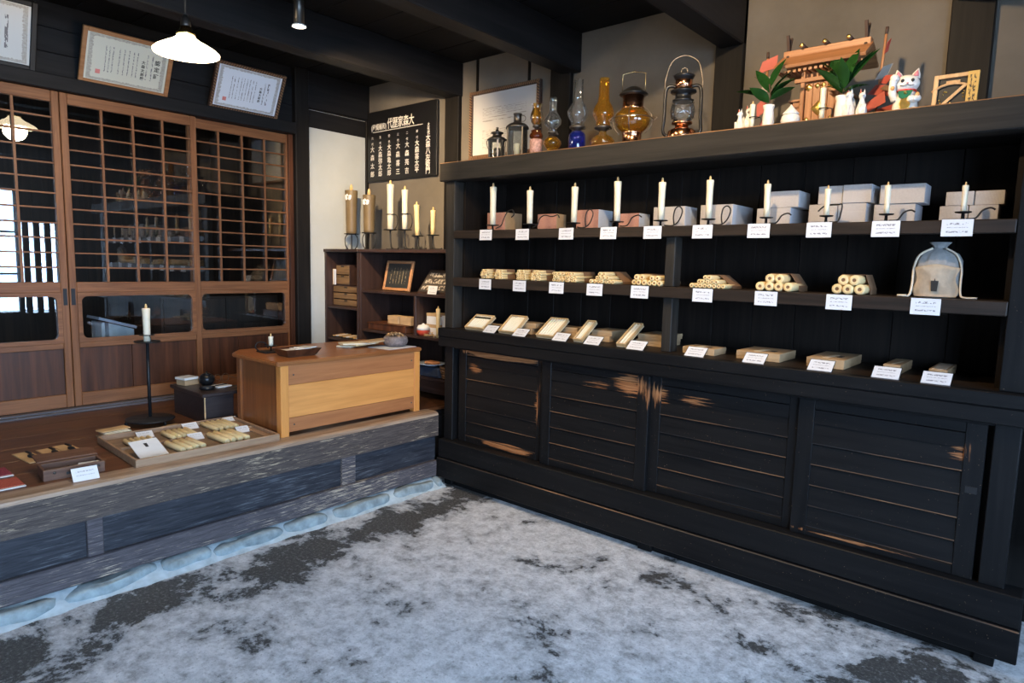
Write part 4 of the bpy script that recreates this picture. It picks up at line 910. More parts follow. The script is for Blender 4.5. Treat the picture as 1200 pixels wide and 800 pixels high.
# arrows with folded paper
def paper_arrow(x, y, H, lab, lean, papers):
    t = thing('ritual_arrow', lab, 'arrow', (x, y, LZ), rot=(0, lean, 0))
    MB().lathe([(.0055, 0), (.0055, H), (.004, H + .001)], n=8).obj('shaft', M['hinoki'], t); MB().lathe([(.0062, H - .025), (.0062, H + .002), (.003, H + .003)], n=8).obj('nock', M['bark'], t)
    for k, (z, dx, w, h, m, rz, ry) in enumerate(papers): MB().prism([(-w / 2, 0), (w / 2, h * .25), (w * .55, h), (-w * .3, h * .7)], -.0008, .0008, 'Y').obj('paper_fold', M[m], t, (dx, -.008 - .002 * k, z), (0, ry, rz))
paper_arrow(1.775, 0.30, 0.372, 'red paper arrow standing behind the leafy vase nearest the lanterns', -.02, [(.285, .004, .075, .07, 'red_paper', .2, 0), (.19, -.004, .055, .09, 'white_paper', -.3, .2), (.10, -.008, .05, .08, 'red_paper', .2, -.2), (.03, -.006, .05, .07, 'red_paper', .3, .2)])
paper_arrow(2.222, 0.27, 0.375, 'red and white folded paper arrow between the foxes and the cat', .05, [(.27, .008, .018, .07, 'red_paper', 1.2, .2), (.17, .0, .035, .08, 'white_paper', .5, .3), (.155, .012, .035, .05, 'red_paper', -.5, .6), (.11, .0, .075, .06, 'red_paper', .3, .3), (.06, .0, .085, .06, 'red_paper', -.2, -.3), (.00, .02, .06, .085, 'red_paper', .4, .1), (.0, -.03, .06, .04, 'white_paper', .1, .1), (.13, .022, .03, .03, 'kraft_d', .4, .5)])
# beckoning cat
M['cat_white'] = plain('glazed_white', (0.78, 0.74, 0.68), 0.15, 0, 0.03); M['cat_pink'] = plain('pink_glaze', (0.62, 0.20, 0.24), 0.3); M['cat_tan'] = plain('orange_glaze', (0.62, 0.30, 0.10), 0.3)
M['cat_green'] = plain('green_glaze', (0.02, 0.14, 0.06), 0.3); M['cat_red'] = plain('red_glaze', (0.60, 0.04, 0.03), 0.3)
t = thing('cat_figurine', 'white beckoning cat figurine with one paw raised and a gold coin', 'figurine', (2.352, 0.13, LZ), rz=0.25)
b = MB()
b.lathe([(.030, 0), (.040, .006), (.042, .030), (.038, .060), (.030, .082), (.026, .088)], n=20, sy=.9)
b.ball((0, -.004, .112), .040, 3, (1.06, .88, .82))
for s in (-1, 1): b.lathe([(.016, 0), (.013, .014), (.001, .034)], n=10, M=Matrix.Translation((s * .026, 0, .134)) @ Matrix.Rotation(s * .25, 4, 'Y'), sy=.55)
b.tube(smooth_pts([(-.034, -.01, .055), (-.046, -.022, .085), (-.046, -.028, .115), (-.042, -.030, .128)]), [.014] * 5 + [.012] * 4 + [.013] * 4, 10); b.ball((-.042, -.031, .130), .0155, 2)
b.tube(smooth_pts([(.034, -.015, .06), (.036, -.036, .052), (.018, -.046, .050)]), .012, 10); b.ball((.014, -.046, .050), .013, 2)
for s in (-1, 1): b.ball((s * .028, -.026, .012), .017, 2, (1, 1.2, .8))
b.obj('cat_body', M['cat_white'], t)
for s in (-1, 1):
    MB().lathe([(.010, 0), (.008, .009), (.001, .022)], n=8, M=Matrix.Translation((s * .0265, -.0055, .138)) @ Matrix.Rotation(s * .25, 4, 'Y'), sy=.55).obj('inner_ear', M['cat_pink'], t)
    MB().ball((s * .016, -.0365, .118), .0062, 2, (1, .35, 1.1)).obj('eye', M['ink'], t)
    MB().tube([(s * .022, -.034, .102), (s * .012, -.038, .099), (0, -.040, .103)], .0012, 5).obj('mouth', M['bark'], t)
MB().ball((0, -.0395, .108), .0035, 1, (1.2, .5, .8)).obj('nose', M['cat_pink'], t)
MB().tube(circ((0, -.002, .086), .031, 'Z', 22, ry=.028)[:-1], .0042, closed=True).obj('collar', M['cat_red'], t)
MB().prism([(-.028, .082), (.020, .082), (.010, .060), (-.010, .054), (-.024, .060)], -.041, -.034, 'Y').obj('bib', M['cat_green'], t)
MB().ball((-.004, -.042, .074), .006, 2).obj('bell', M['gold'], t)
MB().lathe([(.018, 0), (.018, .004), (.016, .005)], n=20, sy=1.3, M=Matrix.Translation((-.004, -.038, .034)) @ Matrix.Rotation(PI / 2 - .15, 4, 'X')).obj('coin', M['gold'], t)
for (x, z, r) in ((-.046, .094, .009), (.034, .064, .009)): MB().ball((x, -.036 if x < 0 else -.044, z), r, 2, (.8, .35, 1)).obj('orange_patch', M['cat_tan'], t)
# wooden plaque
M['plaque_wood'] = wood('pale_plaque_wood', (0.45, 0.26, 0.12), (0.62, 0.40, 0.20), 'Z', 0.5, 1.2)
M['plaque_yellow'] = printed('yellow_plaque_strip', (0.54, 0.34, 0.09), (0.06, 0.04, 0.02), ((.3, .10, 14), (.66, .10, 14)), ('Z', 'X'), 0.5, .10)
t = thing('wooden_plaque', 'square wooden wish plaque with a pierced arch, gold dots and a yellow lettered strip', 'plaque', (2.505, 0.125, LZ), rot=(-.16, 0, 0))
W, H = .136, .132
MB().box(-W / 2, W / 2, .006, .012, 0, H).obj('back_panel', M['ink'], t)
for a in ((-W / 2, -W / 2 + .014, 0, H), (-W / 2 + .014, W / 2 - .034, H - .014, H), (-W / 2 + .014, W / 2 - .034, 0, .010)): MB().box(a[0], a[1], -.004, .006, a[2], a[3], .001).obj('frame_strip', M['plaque_wood'], t)
MB().box(W / 2 - .034, W / 2, -.006, .006, 0, H, .001).obj('yellow_strip', M['plaque_yellow'], t)
arch = [(math.cos(math.radians(a)) * .075 - .010, math.sin(math.radians(a)) * .055 + .042) for a in range(35, 150, 10)]
MB().tube([(x, 0, z) for x, z in arch], .005, 6).obj('arch', M['plaque_wood'], t)
MB().box(-.005, .005, -.002, .004, 0, .115, M=Matrix.Translation((-.052, 0, .006)) @ Matrix.Rotation(.78, 4, 'Y')).obj('diagonal_strut', M['plaque_wood'], t)
MB().box(-.03, .012, -.001, .005, .098, .108).obj('arch_block', M['plaque_wood'], t)
rd = random.Random(5)
for k in range(16): MB().ball((rd.uniform(-.048, .028), .005, rd.uniform(.014, .075)), rd.uniform(.002, .0042), 1).obj('gold_dot', M['gold'], t)
link('lettering', text_mesh('十\n\n八', .017, M['ink'], .0003, .01, 1.25), t, (W / 2 - .016, -.0065, .052), (PI / 2, 0, 0))
# ------------------------------------------------------------------ wall: certificates, name board
M['black_frame'] = plain('black_lacquer_frame', (0.006, 0.006, 0.006), 0.55)
M['oak_frame'] = wood('orange_oak_frame', (0.26, 0.11, 0.04), (0.42, 0.20, 0.08), 'X', 0.45, 1)
def cert_sheet(name, paper, cols): return printed(name, paper, (0.16, 0.16, 0.17), cols, ('Z', 'X'), 0.3, 0.24, border=(0.30, 0.28, 0.24))
c2 = tuple((x, .007, 34) for x in (.245, .285, .325, .40, .455, .51, .565, .61)) + ((.73, .008, 16), (.79, .008, 16))
M['cert_a'] = cert_sheet('certificate_cream', (0.62, 0.62, 0.52), c2)
M['cert_b'] = cert_sheet('certificate_white', (0.70, 0.74, 0.80), tuple((x, .006, 40) for x in (.24, .28, .33, .38, .42, .465, .51, .555, .60)) + ((.74, .008, 16), (.795, .014, 14)))
M['cert_c'] = cert_sheet('certificate_grey', (0.60, 0.62, 0.60), tuple((x, .008, 30) for x in (.3, .36, .42, .48, .54, .6, .66)) + ((.76, .016, 10),))
M['seal'] = plain('red_seal', (0.62, 0.22, 0.20), 0.5)
def vtext(s, size, m, parent, loc, spacing=1.02, bold=.012, sx=1.0, rot=(PI / 2, 0, 0), nm='lettering'):
    return link(nm, text_mesh('\n'.join(s), size, m, .0002, bold, spacing, sx=sx), parent, loc, rot)
p1 = picture('framed_certificate', 'pale certificate in a black lacquer frame above the sliding doors', 0.50, 0.345, 0.026, 0.025, M['black_frame'], M['cert_c'], (-1.468, -1.868, 2.332), (math.radians(20), 0, PI / 2), 'framed certificates')
p2 = picture('framed_certificate', 'cream certificate in an orange oak frame beside the hanging lamp', 0.478, 0.305, 0.024, 0.022, M['oak_frame'], M['cert_a'], (-1.468, -1.18, 2.332), (math.radians(27), 0, PI / 2), 'framed certificates')
p3 = picture('framed_certificate', 'white certificate in a dark rope-carved frame beside the door post', 0.478, 0.305, 0.022, 0.022, M['rope'], M['cert_b'], (-1.468, -0.449, 2.332), (math.radians(27), 0, PI / 2), 'framed certificates', rope=True)
vtext('認定証', .030, M['ink'], p2, (0.158, -.0125, .15), 1.3, .02); vtext('大森太郎殿', .021, M['ink'], p2, (0.083, -.0125, .13), 1.1, .02)
vtext('大森太郎殿', .019, M['ink'], p3, (0.083, -.0125, .14), 1.1, .02);
for p, z in ((p2, .075), (p3, .072)): MB().box(-.012, .012, -.0135, -.0124, -.012, .012).obj('seal', M['seal'], p, (-.147, 0, z))
sb = thing('name_board', 'black board lettered in white with a list of names, hung above the candles', 'sign', (-1.06, 0.590, 1.985))
M['board_black'] = plain('matt_black_board', (0.006, 0.006, 0.007), 0.4); M['white_ink'] = plain('white_lettering', (0.72, 0.70, 0.65), 0.6)
MB().box(-.40, .40, -.018, 0, 0, .53, .002).obj('board', M['board_black'], sb)
def at(f, g): return (-.40 + .8 * f, -.0184, .53 * (1 - g))
link('lettering', text_mesh('代歴家森大', .084, M['white_ink'], .0003, .010, sx=.74), sb, at(.50, .215), (PI / 2, 0, 0))
link('lettering', text_mesh('(屋燭蝋和)', .052, M['white_ink'], .0003, .006, sx=.78), sb, at(.178, .235), (PI / 2, 0, 0))
MB().box(-.33, .25, -.0188, -.0178, .372, .376).obj('underline', M['white_ink'], sb)
for f, num, nm_, sp in ((.735, '初', '大森喜太平', 1.0), (.595, '二', '大森亮吉', 1.32), (.465, '三', '大森喜三', 1.32), (.335, '四', '大森亀太郎', 1.0), (.200, '五', '大森弥太郎', 1.0), (.078, '六', '大森太郎', 1.32)):
    vtext(num + '代', .022, M['white_ink'], sb, at(f, .42), 2.0, .01)
    vtext(nm_, .048, M['white_ink'], sb, at(f, .72), sp, .010, 1.0)
vtext('大先代', .030, M['white_ink'], sb, at(.89, .37), .95, .015, .9); vtext('大森八左衛門', .050, M['white_ink'], sb, at(.885, .71), .93, .012, 1.0)

# ------------------------------------------------------------------ low cupboard in the corner
M['cup'] = wood('dark_red_brown_wood', (0.018, 0.009, 0.007), (0.048, 0.024, 0.018), 'Z', 0.45, 0.7)
M['cup_x'] = wood('dark_red_brown_shelf', (0.018, 0.009, 0.007), (0.048, 0.024, 0.018), 'X', 0.45, 0.7)
CT = 1.447; Y0, Y1 = 0.19, 0.585
cu = thing('corner_shelf', 'dark brown open shelf unit on the raised floor under the name board', 'shelf', (0, 0, PT))
def cb(nm, m, x0, x1, y0, y1, z0, z1, p=None): return MB().box(x0, x1, y0, y1, z0 - PT, z1 - PT, .002).obj(nm, m, p or cu)
cb('top', M['cup_x'], -1.06, -.03, Y0 - .01, Y1, CT - .022, CT)
for x0, x1 in ((-1.06, -1.035), (-.055, -.03)): cb('side', M['cup'], x0, x1, Y0, Y1, PT, CT - .022)
cb('back', M['cup'], -1.035, -.055, Y1 - .012, Y1, PT, CT - .022)
for z in (1.155, .872, .60): cb('shelf', M['cup_x'], -1.035, -.055, Y0 + .01, Y1 - .012, z - .018, z)
cb('divider', M['cup'], -.475, -.452, Y0 + .015, Y1 - .012, .872, 1.137)
cb('bottom_rail', M['cup_x'], -1.035, -.055, Y0 + .02, Y0 + .05, .50, .582)
nu = thing('narrow_shelf', 'narrow dark shelf unit against the pale plaster panel', 'shelf', (0, 0, PT))
cb('top', M['cup_x'], -1.49, -1.066, Y0 - .01, Y1 - .01, CT - .022, CT, nu)
for x0, x1 in ((-1.49, -1.470), (-1.086, -1.066)): cb('side', M['cup'], x0, x1, Y0, Y1 - .01, PT, CT - .022, nu)
cb('back', M['cup'], -1.470, -1.086, Y1 - .022, Y1 - .01, PT, CT - .022, nu)
for z in (1.017, .775): cb('shelf', M['cup_x'], -1.470, -1.086, Y0 + .01, Y1 - .022, z - .018, z, nu)
# candles standing on the unit
def tall_stand(x, y, zp, lab, ring=False, r=.045, simple=False):
    t = thing('candle_holder', lab, 'candle holder', (x, y, CT), group='iron holders on the corner shelf'); h = zp - CT
    lathe('drip_plate', M['iron'], [(.004, h - .005), (r, h - .002), (r * 1.04, h + .003), (r * .9, h), (.002, h)], t)
    if simple:
        for k in range(3):
            a = k * 2.094 + .4; c, s = math.cos(a), math.sin(a)
            MB().tube(smooth_pts([(c * .035, s * .035, h - .004), (c * .055, s * .055, h * .7), (c * .05, s * .05, h * .25), (c * .03, s * .03, .006), (c * .045, s * .045, .004)]), .004, 6).obj('leg', M['iron'], t)
    else:
        MB().tube(smooth_pts([(0, 0, h), (.002, 0, h * .5), (.012, 0, h * .15), (.035, 0, .006), (.075, 0, .006), (.09, 0, .012)]), .006, 6).obj('stem', M['iron'], t)
        MB().tube(smooth_pts([(0, -.04, .005), (.02, 0, .006), (0.02, .045, .005)]), .0045, 6).obj('foot', M['iron'], t)
    if ring:
        MB().tube(circ((0, 0, h + .11), .028, 'Z', 16)[:-1], .0032, closed=True).obj('ring', M['iron'], t)
        MB().tube(smooth_pts([(-.045, 0, h + .112), (0.028, 0, h + .112), (.07, 0, h + .10), (.08, 0, h + .05), (.06, 0, h + .01), (.02, 0, h)]), .0032).obj('hoop', M['iron'], t)
    return t
M['brown_wax'] = plain('brown_painted_wax', (0.165, 0.115, 0.055), 0.5, 0, 0.3, 7)
for x, zp, zt, lab in ((-1.395, 1.567, 1.945, 'against the pale plaster panel'), (-1.175, 1.572, 1.90, 'next to the tall ivory candle')):
    tall_stand(x, .37, zp, 'low three-legged iron stand under a brown candle ' + lab, r=.055, simple=True)
    h = zt - zp; t = thing('painted_candle', 'thick brown candle with a painted pale flower ' + lab, 'candle', (x, .37, zp + .001), rz=.62, group='painted brown candles')
    lathe('candle_body', M['brown_wax'], [(.038, 0), (.040, .02), (.043, h * .6), (.048, h - .055), (.047, h - .05), (.010, h - .048)], t, n=24)
    lathe('wick', M['wick'], [(.012, h - .05), (.013, h - .03), (.008, h - .01), (.001, h)], t, n=10)
    for k, (dx, dz) in enumerate(((0, .012), (.014, .004), (.012, -.012), (-.012, -.012), (-.014, .004))):
        MB().ball((0, 0, 0), .0135, 2, (1, .3, 1)).obj('painted_petal', M['porcelain'], t, (dx - .012, -.044 + abs(dx - .012) * .25, h - .10 + dz))
for x, zp, zt, r, ring, tl, lab in ((-.925, 1.592, 1.935, .0235, 1, 0, 'tallest'), (-.765, 1.590, 1.888, .021, 1, 0, 'second tallest'), (-.628, 1.545, 1.778, .0185, 0, -.05, 'leaning third'), (-.47, 1.548, 1.735, .0165, 0, 0, 'shortest')):
    tall_stand(x, .37, zp, 'curved iron candle holder under the %s ivory candle of the corner shelf' % lab, bool(ring), .05 if ring else .042)
    candle((x, .37, zp + .001), zt - zp - .02, r, '%s ivory candle on the corner shelf unit' % lab, 'ivory candles on the corner shelf', (0, tl, 0), M['wax'] if ring else M['wax_y'])
# things in the wide unit
M['slate'] = printed('blackboard_print', (0.02, 0.022, 0.022), (0.30, 0.24, 0.14), tuple((.2 + k * .12, .012, 12) for k in range(6)), ('Z', 'X'), 0.5, .2)
M['orange_wood'] = wood('orange_wood_frame', (0.30, 0.13, 0.05), (0.46, 0.23, 0.10), 'X', 0.45, 1)
picture('framed_slate', 'small blackboard in an orange wooden frame on the corner shelf', .315, .215, .020, .018, M['orange_wood'], M['slate'], (-.765, .30, 1.157), (math.radians(-12), 0, math.radians(-4)))
t = thing('printing_board', 'slanted dark board with raised lines of pale characters on the corner shelf', 'board', (-.36, .25, 1.157), rot=(math.radians(-38), 0, 0))
MB().box(-.135, .135, 0, .012, 0, .20, .002).obj('board', M['cup_x'], t)
M['pale_print'] = printed('pale_raised_print', (0.035, 0.028, 0.024), (0.42, 0.38, 0.32), ((.2, .10, 14), (.5, .10, 14), (.8, .10, 14)), ('X', 'Z'), .5, .06)
MB().box(-.125, .125, -.003, 0, .012, .188).obj('print_face', M['pale_print'], t)
t = thing('price_card', 'small white card leaning on the slanted printing board', 'price card', (-.315, .222, 1.156), rot=(math.radians(-15), 0, 0)); MB().box(-.042, .042, -.001, .001, 0, .055).obj('card', M['cardpaper'], t); MB().box(-.02, .02, .001, .0025, 0, .02).obj('support', M['acrylic'], t)
t = thing('wooden_tray', 'long dark wooden tray on the lower corner shelf', 'tray', (-.78, .32, .873))
MB().box(-.21, .21, -.10, .10, 0, .045, .003).obj('body', M['panel'], t); MB().box(-.215, .215, -.105, .105, .045, .052, .002).obj('rim', M['panel'], t)
for x, lab in ((-.755, 'kraft box on the wooden tray, farther from the divider'), (-.62, 'kraft box on the wooden tray beside the divider')):
    t = thing('kraft_box', lab, 'box', (x, .30, .926), rz=-.05); MB().box(-.06, .06, -.04, .04, 0, .03, .001).obj('box_base', M['kraft'], t); MB().box(-.0615, .0615, -.0415, .0415, .026, .056, .001).obj('lid', M['kraft'], t)
for x, y, z, w_, h, lab in ((-.375, .33, .873, .13, .075, 'lower white box of the stack beside the divider'), (-.37, .335, .949, .125, .075, 'upper white box of the stack beside the divider'), (-.22, .34, .873, .13, .14, 'tall white carton behind the thin candle on the corner shelf')):
    t = thing('white_box', lab, 'box', (x, y, z)); MB().box(-w_ / 2, w_ / 2, -.05, .05, 0, h * .8, .0015).obj('carton', M['whitebox'], t); MB().box(-w_ / 2 - .001, w_ / 2 + .001, -.051, .051, h * .72, h, .0015).obj('lid', M['kraft'] if h < .1 else M['whitebox'], t)
candle((-.265, .235, .873), .19, .013, 'thin yellow candle standing in front of the white carton', None, mat=M['wax_y'])
t = thing('lidded_pot', 'small round red and white lacquered pot on the corner shelf', 'pot', (-.425, .25, .873)); lathe('pot_body', M['red_lacquer'], [(.025, 0), (.042, .014), (.045, .034), (.044, .038)], t); lathe('lid', M['porcelain'], [(.045, .038), (.044, .055), (.034, .070), (.010, .074), (.008, .080), (.001, .083)], t)
rd = random.Random(11); t = thing('wood_shavings', 'little heap of pale curled wood shavings on the corner shelf', 'shavings', (-.33, .24, .873))
b = MB()
for k in range(26): b.box(-.010, .010, -.003, .003, -.0015, .0015, M=Matrix.Translation((rd.uniform(-.05, .05), rd.uniform(-.025, .025), .004 + rd.uniform(0, .02) * (1 if k % 2 else .3))) @ Matrix.Rotation(rd.uniform(0, 6), 4, 'Z') @ Matrix.Rotation(rd.uniform(-.5, .5), 4, 'Y'))
b.obj('curls', M['tan'], t)
# low shelf goods near the floor
M['blue_cloth'] = plain('dark_indigo_cloth', (0.02, 0.028, 0.05), 0.85, 0, 0.4, 30, bump=0.6)
M['blue_plate'] = plain('blue_white_plate', (0.45, 0.52, 0.65), 0.25)
t = thing('serving_plate', 'blue and white plate with an orange cake on the low corner shelf', 'plate', (-.355, .27, .672)); lathe('plate', M['blue_plate'], [(.04, 0), (.05, .004), (.105, .018), (.106, .021), (.05, .009), (.002, .008)], t, n=24); MB().box(-.05, .05, -.03, .03, .012, .03, .006).obj('cake', plain('orange_cake', (0.5, 0.2, 0.08), 0.6), t)
b = MB().box(-.11, .11, -.06, .06, 0, .065, .012, seg=2); b.jitter(.004, 2)
tag(b.obj('folded_cloth', M['blue_cloth'], None, (-.355, .29, .602)), 'folded dark indigo cloth under the blue plate', 'cloth')
t = thing('wicker_basket', 'shallow wicker basket on the low corner shelf beside the plate', 'basket', (-.165, .29, .602))
M['wicker'] = plain('brown_wicker', (0.13, 0.07, 0.035), 0.7, 0, .5, 60, bump=.8)
for k in range(5): MB().tube(circ((0, 0, .01 + k * .016), .085 + k * .004, 'Z', 22, ry=.065 + k * .003)[:-1], .008, 6, closed=True).obj('woven_ring', M['wicker'], t)
MB().lathe([(.085, .002), (.085, .006)], n=20, sy=.76).obj('bottom', M['wicker'], t)
# narrow unit: drawer boxes and bits
M['drawer_wood'] = wood('grained_drawer_wood', (0.10, 0.055, 0.022), (0.24, 0.14, 0.06), 'X', .5, 1.2)
def drawer_box(loc, w_, d, hs, lab):
    t = thing('drawer_box', lab, 'drawers', loc); h = sum(hs) + .006 * (len(hs) + 1)
    for a in ((-w_ / 2, -w_ / 2 + .006, 0, d, 0, h), (w_ / 2 - .006, w_ / 2, 0, d, 0, h), (-w_ / 2 + .006, w_ / 2 - .006, 0, d, 0, .006), (-w_ / 2 + .006, w_ / 2 - .006, 0, d, h - .006, h), (-w_ / 2 + .006, w_ / 2 - .006, d - .005, d, .006, h - .006)):
        MB().box(*a).obj('case_board', M['cup_x'], t)
    z = .006
    for q in hs:
        dr = MB().box(-w_ / 2 + .008, w_ / 2 - .008, -.003, d - .02, z + .001, z + q - .001, .001).obj('drawer', M['drawer_wood'], t)
        MB().prism([(-.02, 0), (.02, 0), (.016, .010), (-.016, .010)], -.0045, -.0025, 'Y').obj('finger_slot', M['ink'], dr, (0, 0, z + q - .012)); z += q + .006
drawer_box((-1.292, .245, 1.018), .335, .22, (.044, .044, .044), 'dark box of three wide grained drawers on the narrow shelf')
drawer_box((-1.345, .255, 1.177), .175, .18, (.068, .068), 'small dark box of two grained drawers stacked on the wider drawers')
t = thing('paper_bag', 'black paper bag with pale cord handles behind the small drawers', 'bag', (-1.335, .475, 1.177)); MB().box(-.09, .09, -.03, .03, 0, .145, .002).obj('bag_body', M['ink'], t)
for y, dx in ((-.02, 0), (.02, .02)): MB().tube(circ((dx, y, .145), .050, 'Y', 14, 0, 180, .098), .007).obj('cord_handle', M['porcelain'], t)
t = thing('booklet', 'thin pale booklet standing beside the small drawers', 'book', (-1.452, .30, 1.177)); MB().box(-.014, .014, -.05, .05, 0, .118, .001).obj('pages', M['whitebox'], t); MB().box(-.016, -.0135, -.052, .052, 0, .12).obj('cover', M['tan'], t)
t = thing('card_stand', 'tan card leaning against the side of the narrow shelf', 'card', (-1.13, .27, 1.177), rot=(0, math.radians(14), 0)); MB().box(-.03, .005, -.002, .002, 0, .14).obj('card', M['tan'], t)
rd = random.Random(4)
for k, (x, lab) in enumerate(((-1.40, 'tray of pale carving tools nearest the plaster panel'), (-1.27, 'tray of pale carving tools in the middle of the narrow shelf'), (-1.15, 'tray of pale carving tools beside the wide shelf'))):
    t = thing('tool_tray', lab, 'tools', (x, .27, .776), rz=.3); MB().box(-.05, .05, -.05, .09, 0, .008, .001).obj('tray', M['ink'], t)
    for j in range(3): MB().box(-.008, .008, -.045, .08, .008, .016, .001).obj('tool', M['tan'] if j != 1 else M['whitebox'], t, ((j - 1) * .03, 0, 0), (0, 0, rd.uniform(-.1, .1)))

# ------------------------------------------------------------------ desk on the raised floor
M['desk'] = wood('orange_brown_desk', (0.20, 0.065, 0.016), (0.34, 0.125, 0.035), 'Y', 0.35, .8, bump=.08, coat=.2)
M['desk_z'] = wood('orange_brown_desk_upright', (0.15, 0.046, 0.012), (0.27, 0.092, 0.026), 'Z', 0.35, .8, bump=.08, coat=.15)
M['desk_red'] = wood('reddish_desk_board', (0.30, 0.105, 0.034), (0.43, 0.165, 0.055), 'Y', 0.45, .8, bump=.08)
M['desk_pale'] = wood('pale_desk_board', (0.58, 0.225, 0.052), (0.72, 0.305, 0.078), 'Y', 0.45, .8, bump=.08)
M['desk_leg'] = wood('pale_orange_leg', (0.56, 0.21, 0.045), (0.70, 0.29, 0.07), 'Z', 0.4, .8, bump=.08)
dk = thing('counter_desk', 'orange wooden counter desk with a pale middle board on the raised floor', 'desk', (0, 0, PT))
MB().prism([(-.095, -1.012), (-.095, -.055), (-.665, -.055), (-.665, -.925), (-.565, -1.012)], .370, .393, 'Z', bevel=.005).obj('desk_top', M['desk'], dk)
for x0, x1, y0, y1, m in ((-.15, -.103, -.99, -.945, 'desk_leg'), (-.15, -.103, -.105, -.062, 'desk_leg'), (-.56, -.52, -.99, -.955, 'desk_z'), (-.655, -.615, -.105, -.062, 'desk_z'), (-.655, -.615, -.925, -.89, 'desk_z')):
    MB().box(x0, x1, y0, y1, 0, .370, .003).obj('leg', M[m], dk)
for z0, z1, m in ((.268, .369, 'desk_red'), (.097, .267, 'desk_pale'), (.022, .096, 'desk_red')):
    bd = MB().box(-.128, -.108, -.944, -.106, z0, z1, .0015).obj('front_board', M[m], dk)
    for yy in (-.915, -.125):
        if m == 'desk_red': MB().lathe([(.005, 0), (.004, .002), (.001, .0025)], n=10, M=Matrix.Translation((-.108, yy, (z0 + z1) / 2)) @ Matrix.Rotation(PI / 2, 4, 'Y')).obj('screw', M['pewter'], bd)
MB().box(-.52, -.15, -.978, -.962, .02, .370, .001).obj('side_board', M['desk_z'], dk)
MB().box(-.615, -.15, -.09, -.075, .02, .370, .001).obj('side_board', M['desk_z'], dk)
MB().box(-.40, -.22, -.55, -.34, .002, .010).obj('stored_sheet', M['blue_plate'], dk)
DT = PT + .3932
# desk things
t = thing('candle_holder', 'black iron handled holder on the desk beside the lacquer tray', 'candle holder', (-.46, -.84, DT))
MB().box(-.05, .05, -.06, .07, 0, .008, .002).obj('plate', M['iron'], t)
lathe('drip_plate', M['iron'], [(.004, .008), (.005, .03), (.032, .033), (.033, .037), (.002, .036)], t)
MB().tube(smooth_pts([(-.03, -.055, .008), (-.03, -.075, .03), (-.03, -.06, .055), (-.03, -.02, .050), (-.03, .0, .02)]), .004).obj('handle', M['iron'], t)
candle((-.46, -.84, DT + .037), .050, .0125, 'short ivory candle stub on the desk', None)
t = thing('lacquer_tray', 'dark flared wooden tray holding paper slips on the desk', 'tray', (-.26, -.80, DT))
b = MB(); a0, a1 = (.05, .085, .004), (.072, .105, .040)
vs_ = [(sx * x_, sy * y_, z_) for (x_, y_, z_) in (a0, a1, (.066, .099, .040), (.045, .08, .010)) for sx, sy in ((-1, -1), (1, -1), (1, 1), (-1, 1))]
fs = [(q * 4 + k, q * 4 + (k + 1) % 4, q * 4 + 4 + (k + 1) % 4, q * 4 + 4 + k) for q in range(3) for k in range(4)] + [(0, 3, 2, 1), (12, 13, 14, 15)]
b._add(vs_, fs); b.obj('tray_body', M['panel'], t); MB().box(-.046, .046, -.08, .08, 0, .0045).obj('foot', M['panel'], t)
for k, (dy, rz) in enumerate(((-.03, .1), (.02, -.15), (.05, .3))):
    o = MB().box(-.04, .04, -.045, .045, 0, .004).obj('paper_slip', M['porcelain'], None, (-.26, -.80 + dy, DT + .0105 + .0045 * k), (0, 0, rz)); o.location.z = DT + .030 + .0045 * k
    tag(o, ('bottom', 'middle', 'top')[k] + ' white paper slip in the lacquer tray on the desk', 'paper', 'paper slips in the tray')
for k, (x, y, rz, m, lab) in enumerate(((-.42, -.34, .5, 'cream', 'cream paper packet at the far side of the desk'), (-.36, -.30, .2, 'wax_y', 'yellow paper packet lying across the cream packets'), (-.33, -.36, -.3, 'cream', 'cream paper packet slid under the yellow one'), (-.29, -.25, .15, 'kraft', 'brown paper packet beside the stone bowl'))):
    o = MB().box(-.045, .045, -.10, .10, 0, .010, .002).obj('paper_packet', M[m], None, (x, y, DT + .001 + .0105 * k), (0, 0, rz)); tag(o, lab, 'packet', 'paper packets on the desk')
t = thing('stone_bowl', 'grey speckled stone bowl heaped with small cones on the desk', 'bowl', (-.235, -.145, DT + .002))
M['grey_stone'] = plain('speckled_grey_stone', (0.16, 0.13, 0.125), .6, 0, .5, 60, bump=.4)
lathe('bowl', M['grey_stone'], [(.045, 0), (.068, .012), (.076, .032), (.072, .054), (.062, .064), (.056, .062), (.056, .04), (.002, .038)], t, n=26)
rd = random.Random(8); M['cone'] = plain('small_brown_cone', (0.22, 0.13, 0.06), .7, 0, .5, 40)
for k in range(34):
    a = rd.uniform(0, 6.28); r = .052 * math.sqrt(rd.random()); z = .060 + .022 * (1 - (r / .055) ** 2) * rd.uniform(.6, 1.1)
    MB().ball((0, 0, 0), .0105, 1, (1, .8, .8)).jitter(.002, k).obj('cone', M['cone'] if k % 4 else M['tan'], t, (r * math.cos(a), r * math.sin(a), z), (rd.uniform(0, 3), rd.uniform(0, 3), 0))
tag(MB().box(-.09, .09, -.13, .10, 0, .0015).obj('paper_sheet', M['whitebox'], None, (-.225, -.165, DT + .0002), (0, 0, .1)), 'white paper sheet under the stone bowl on the desk', 'paper')

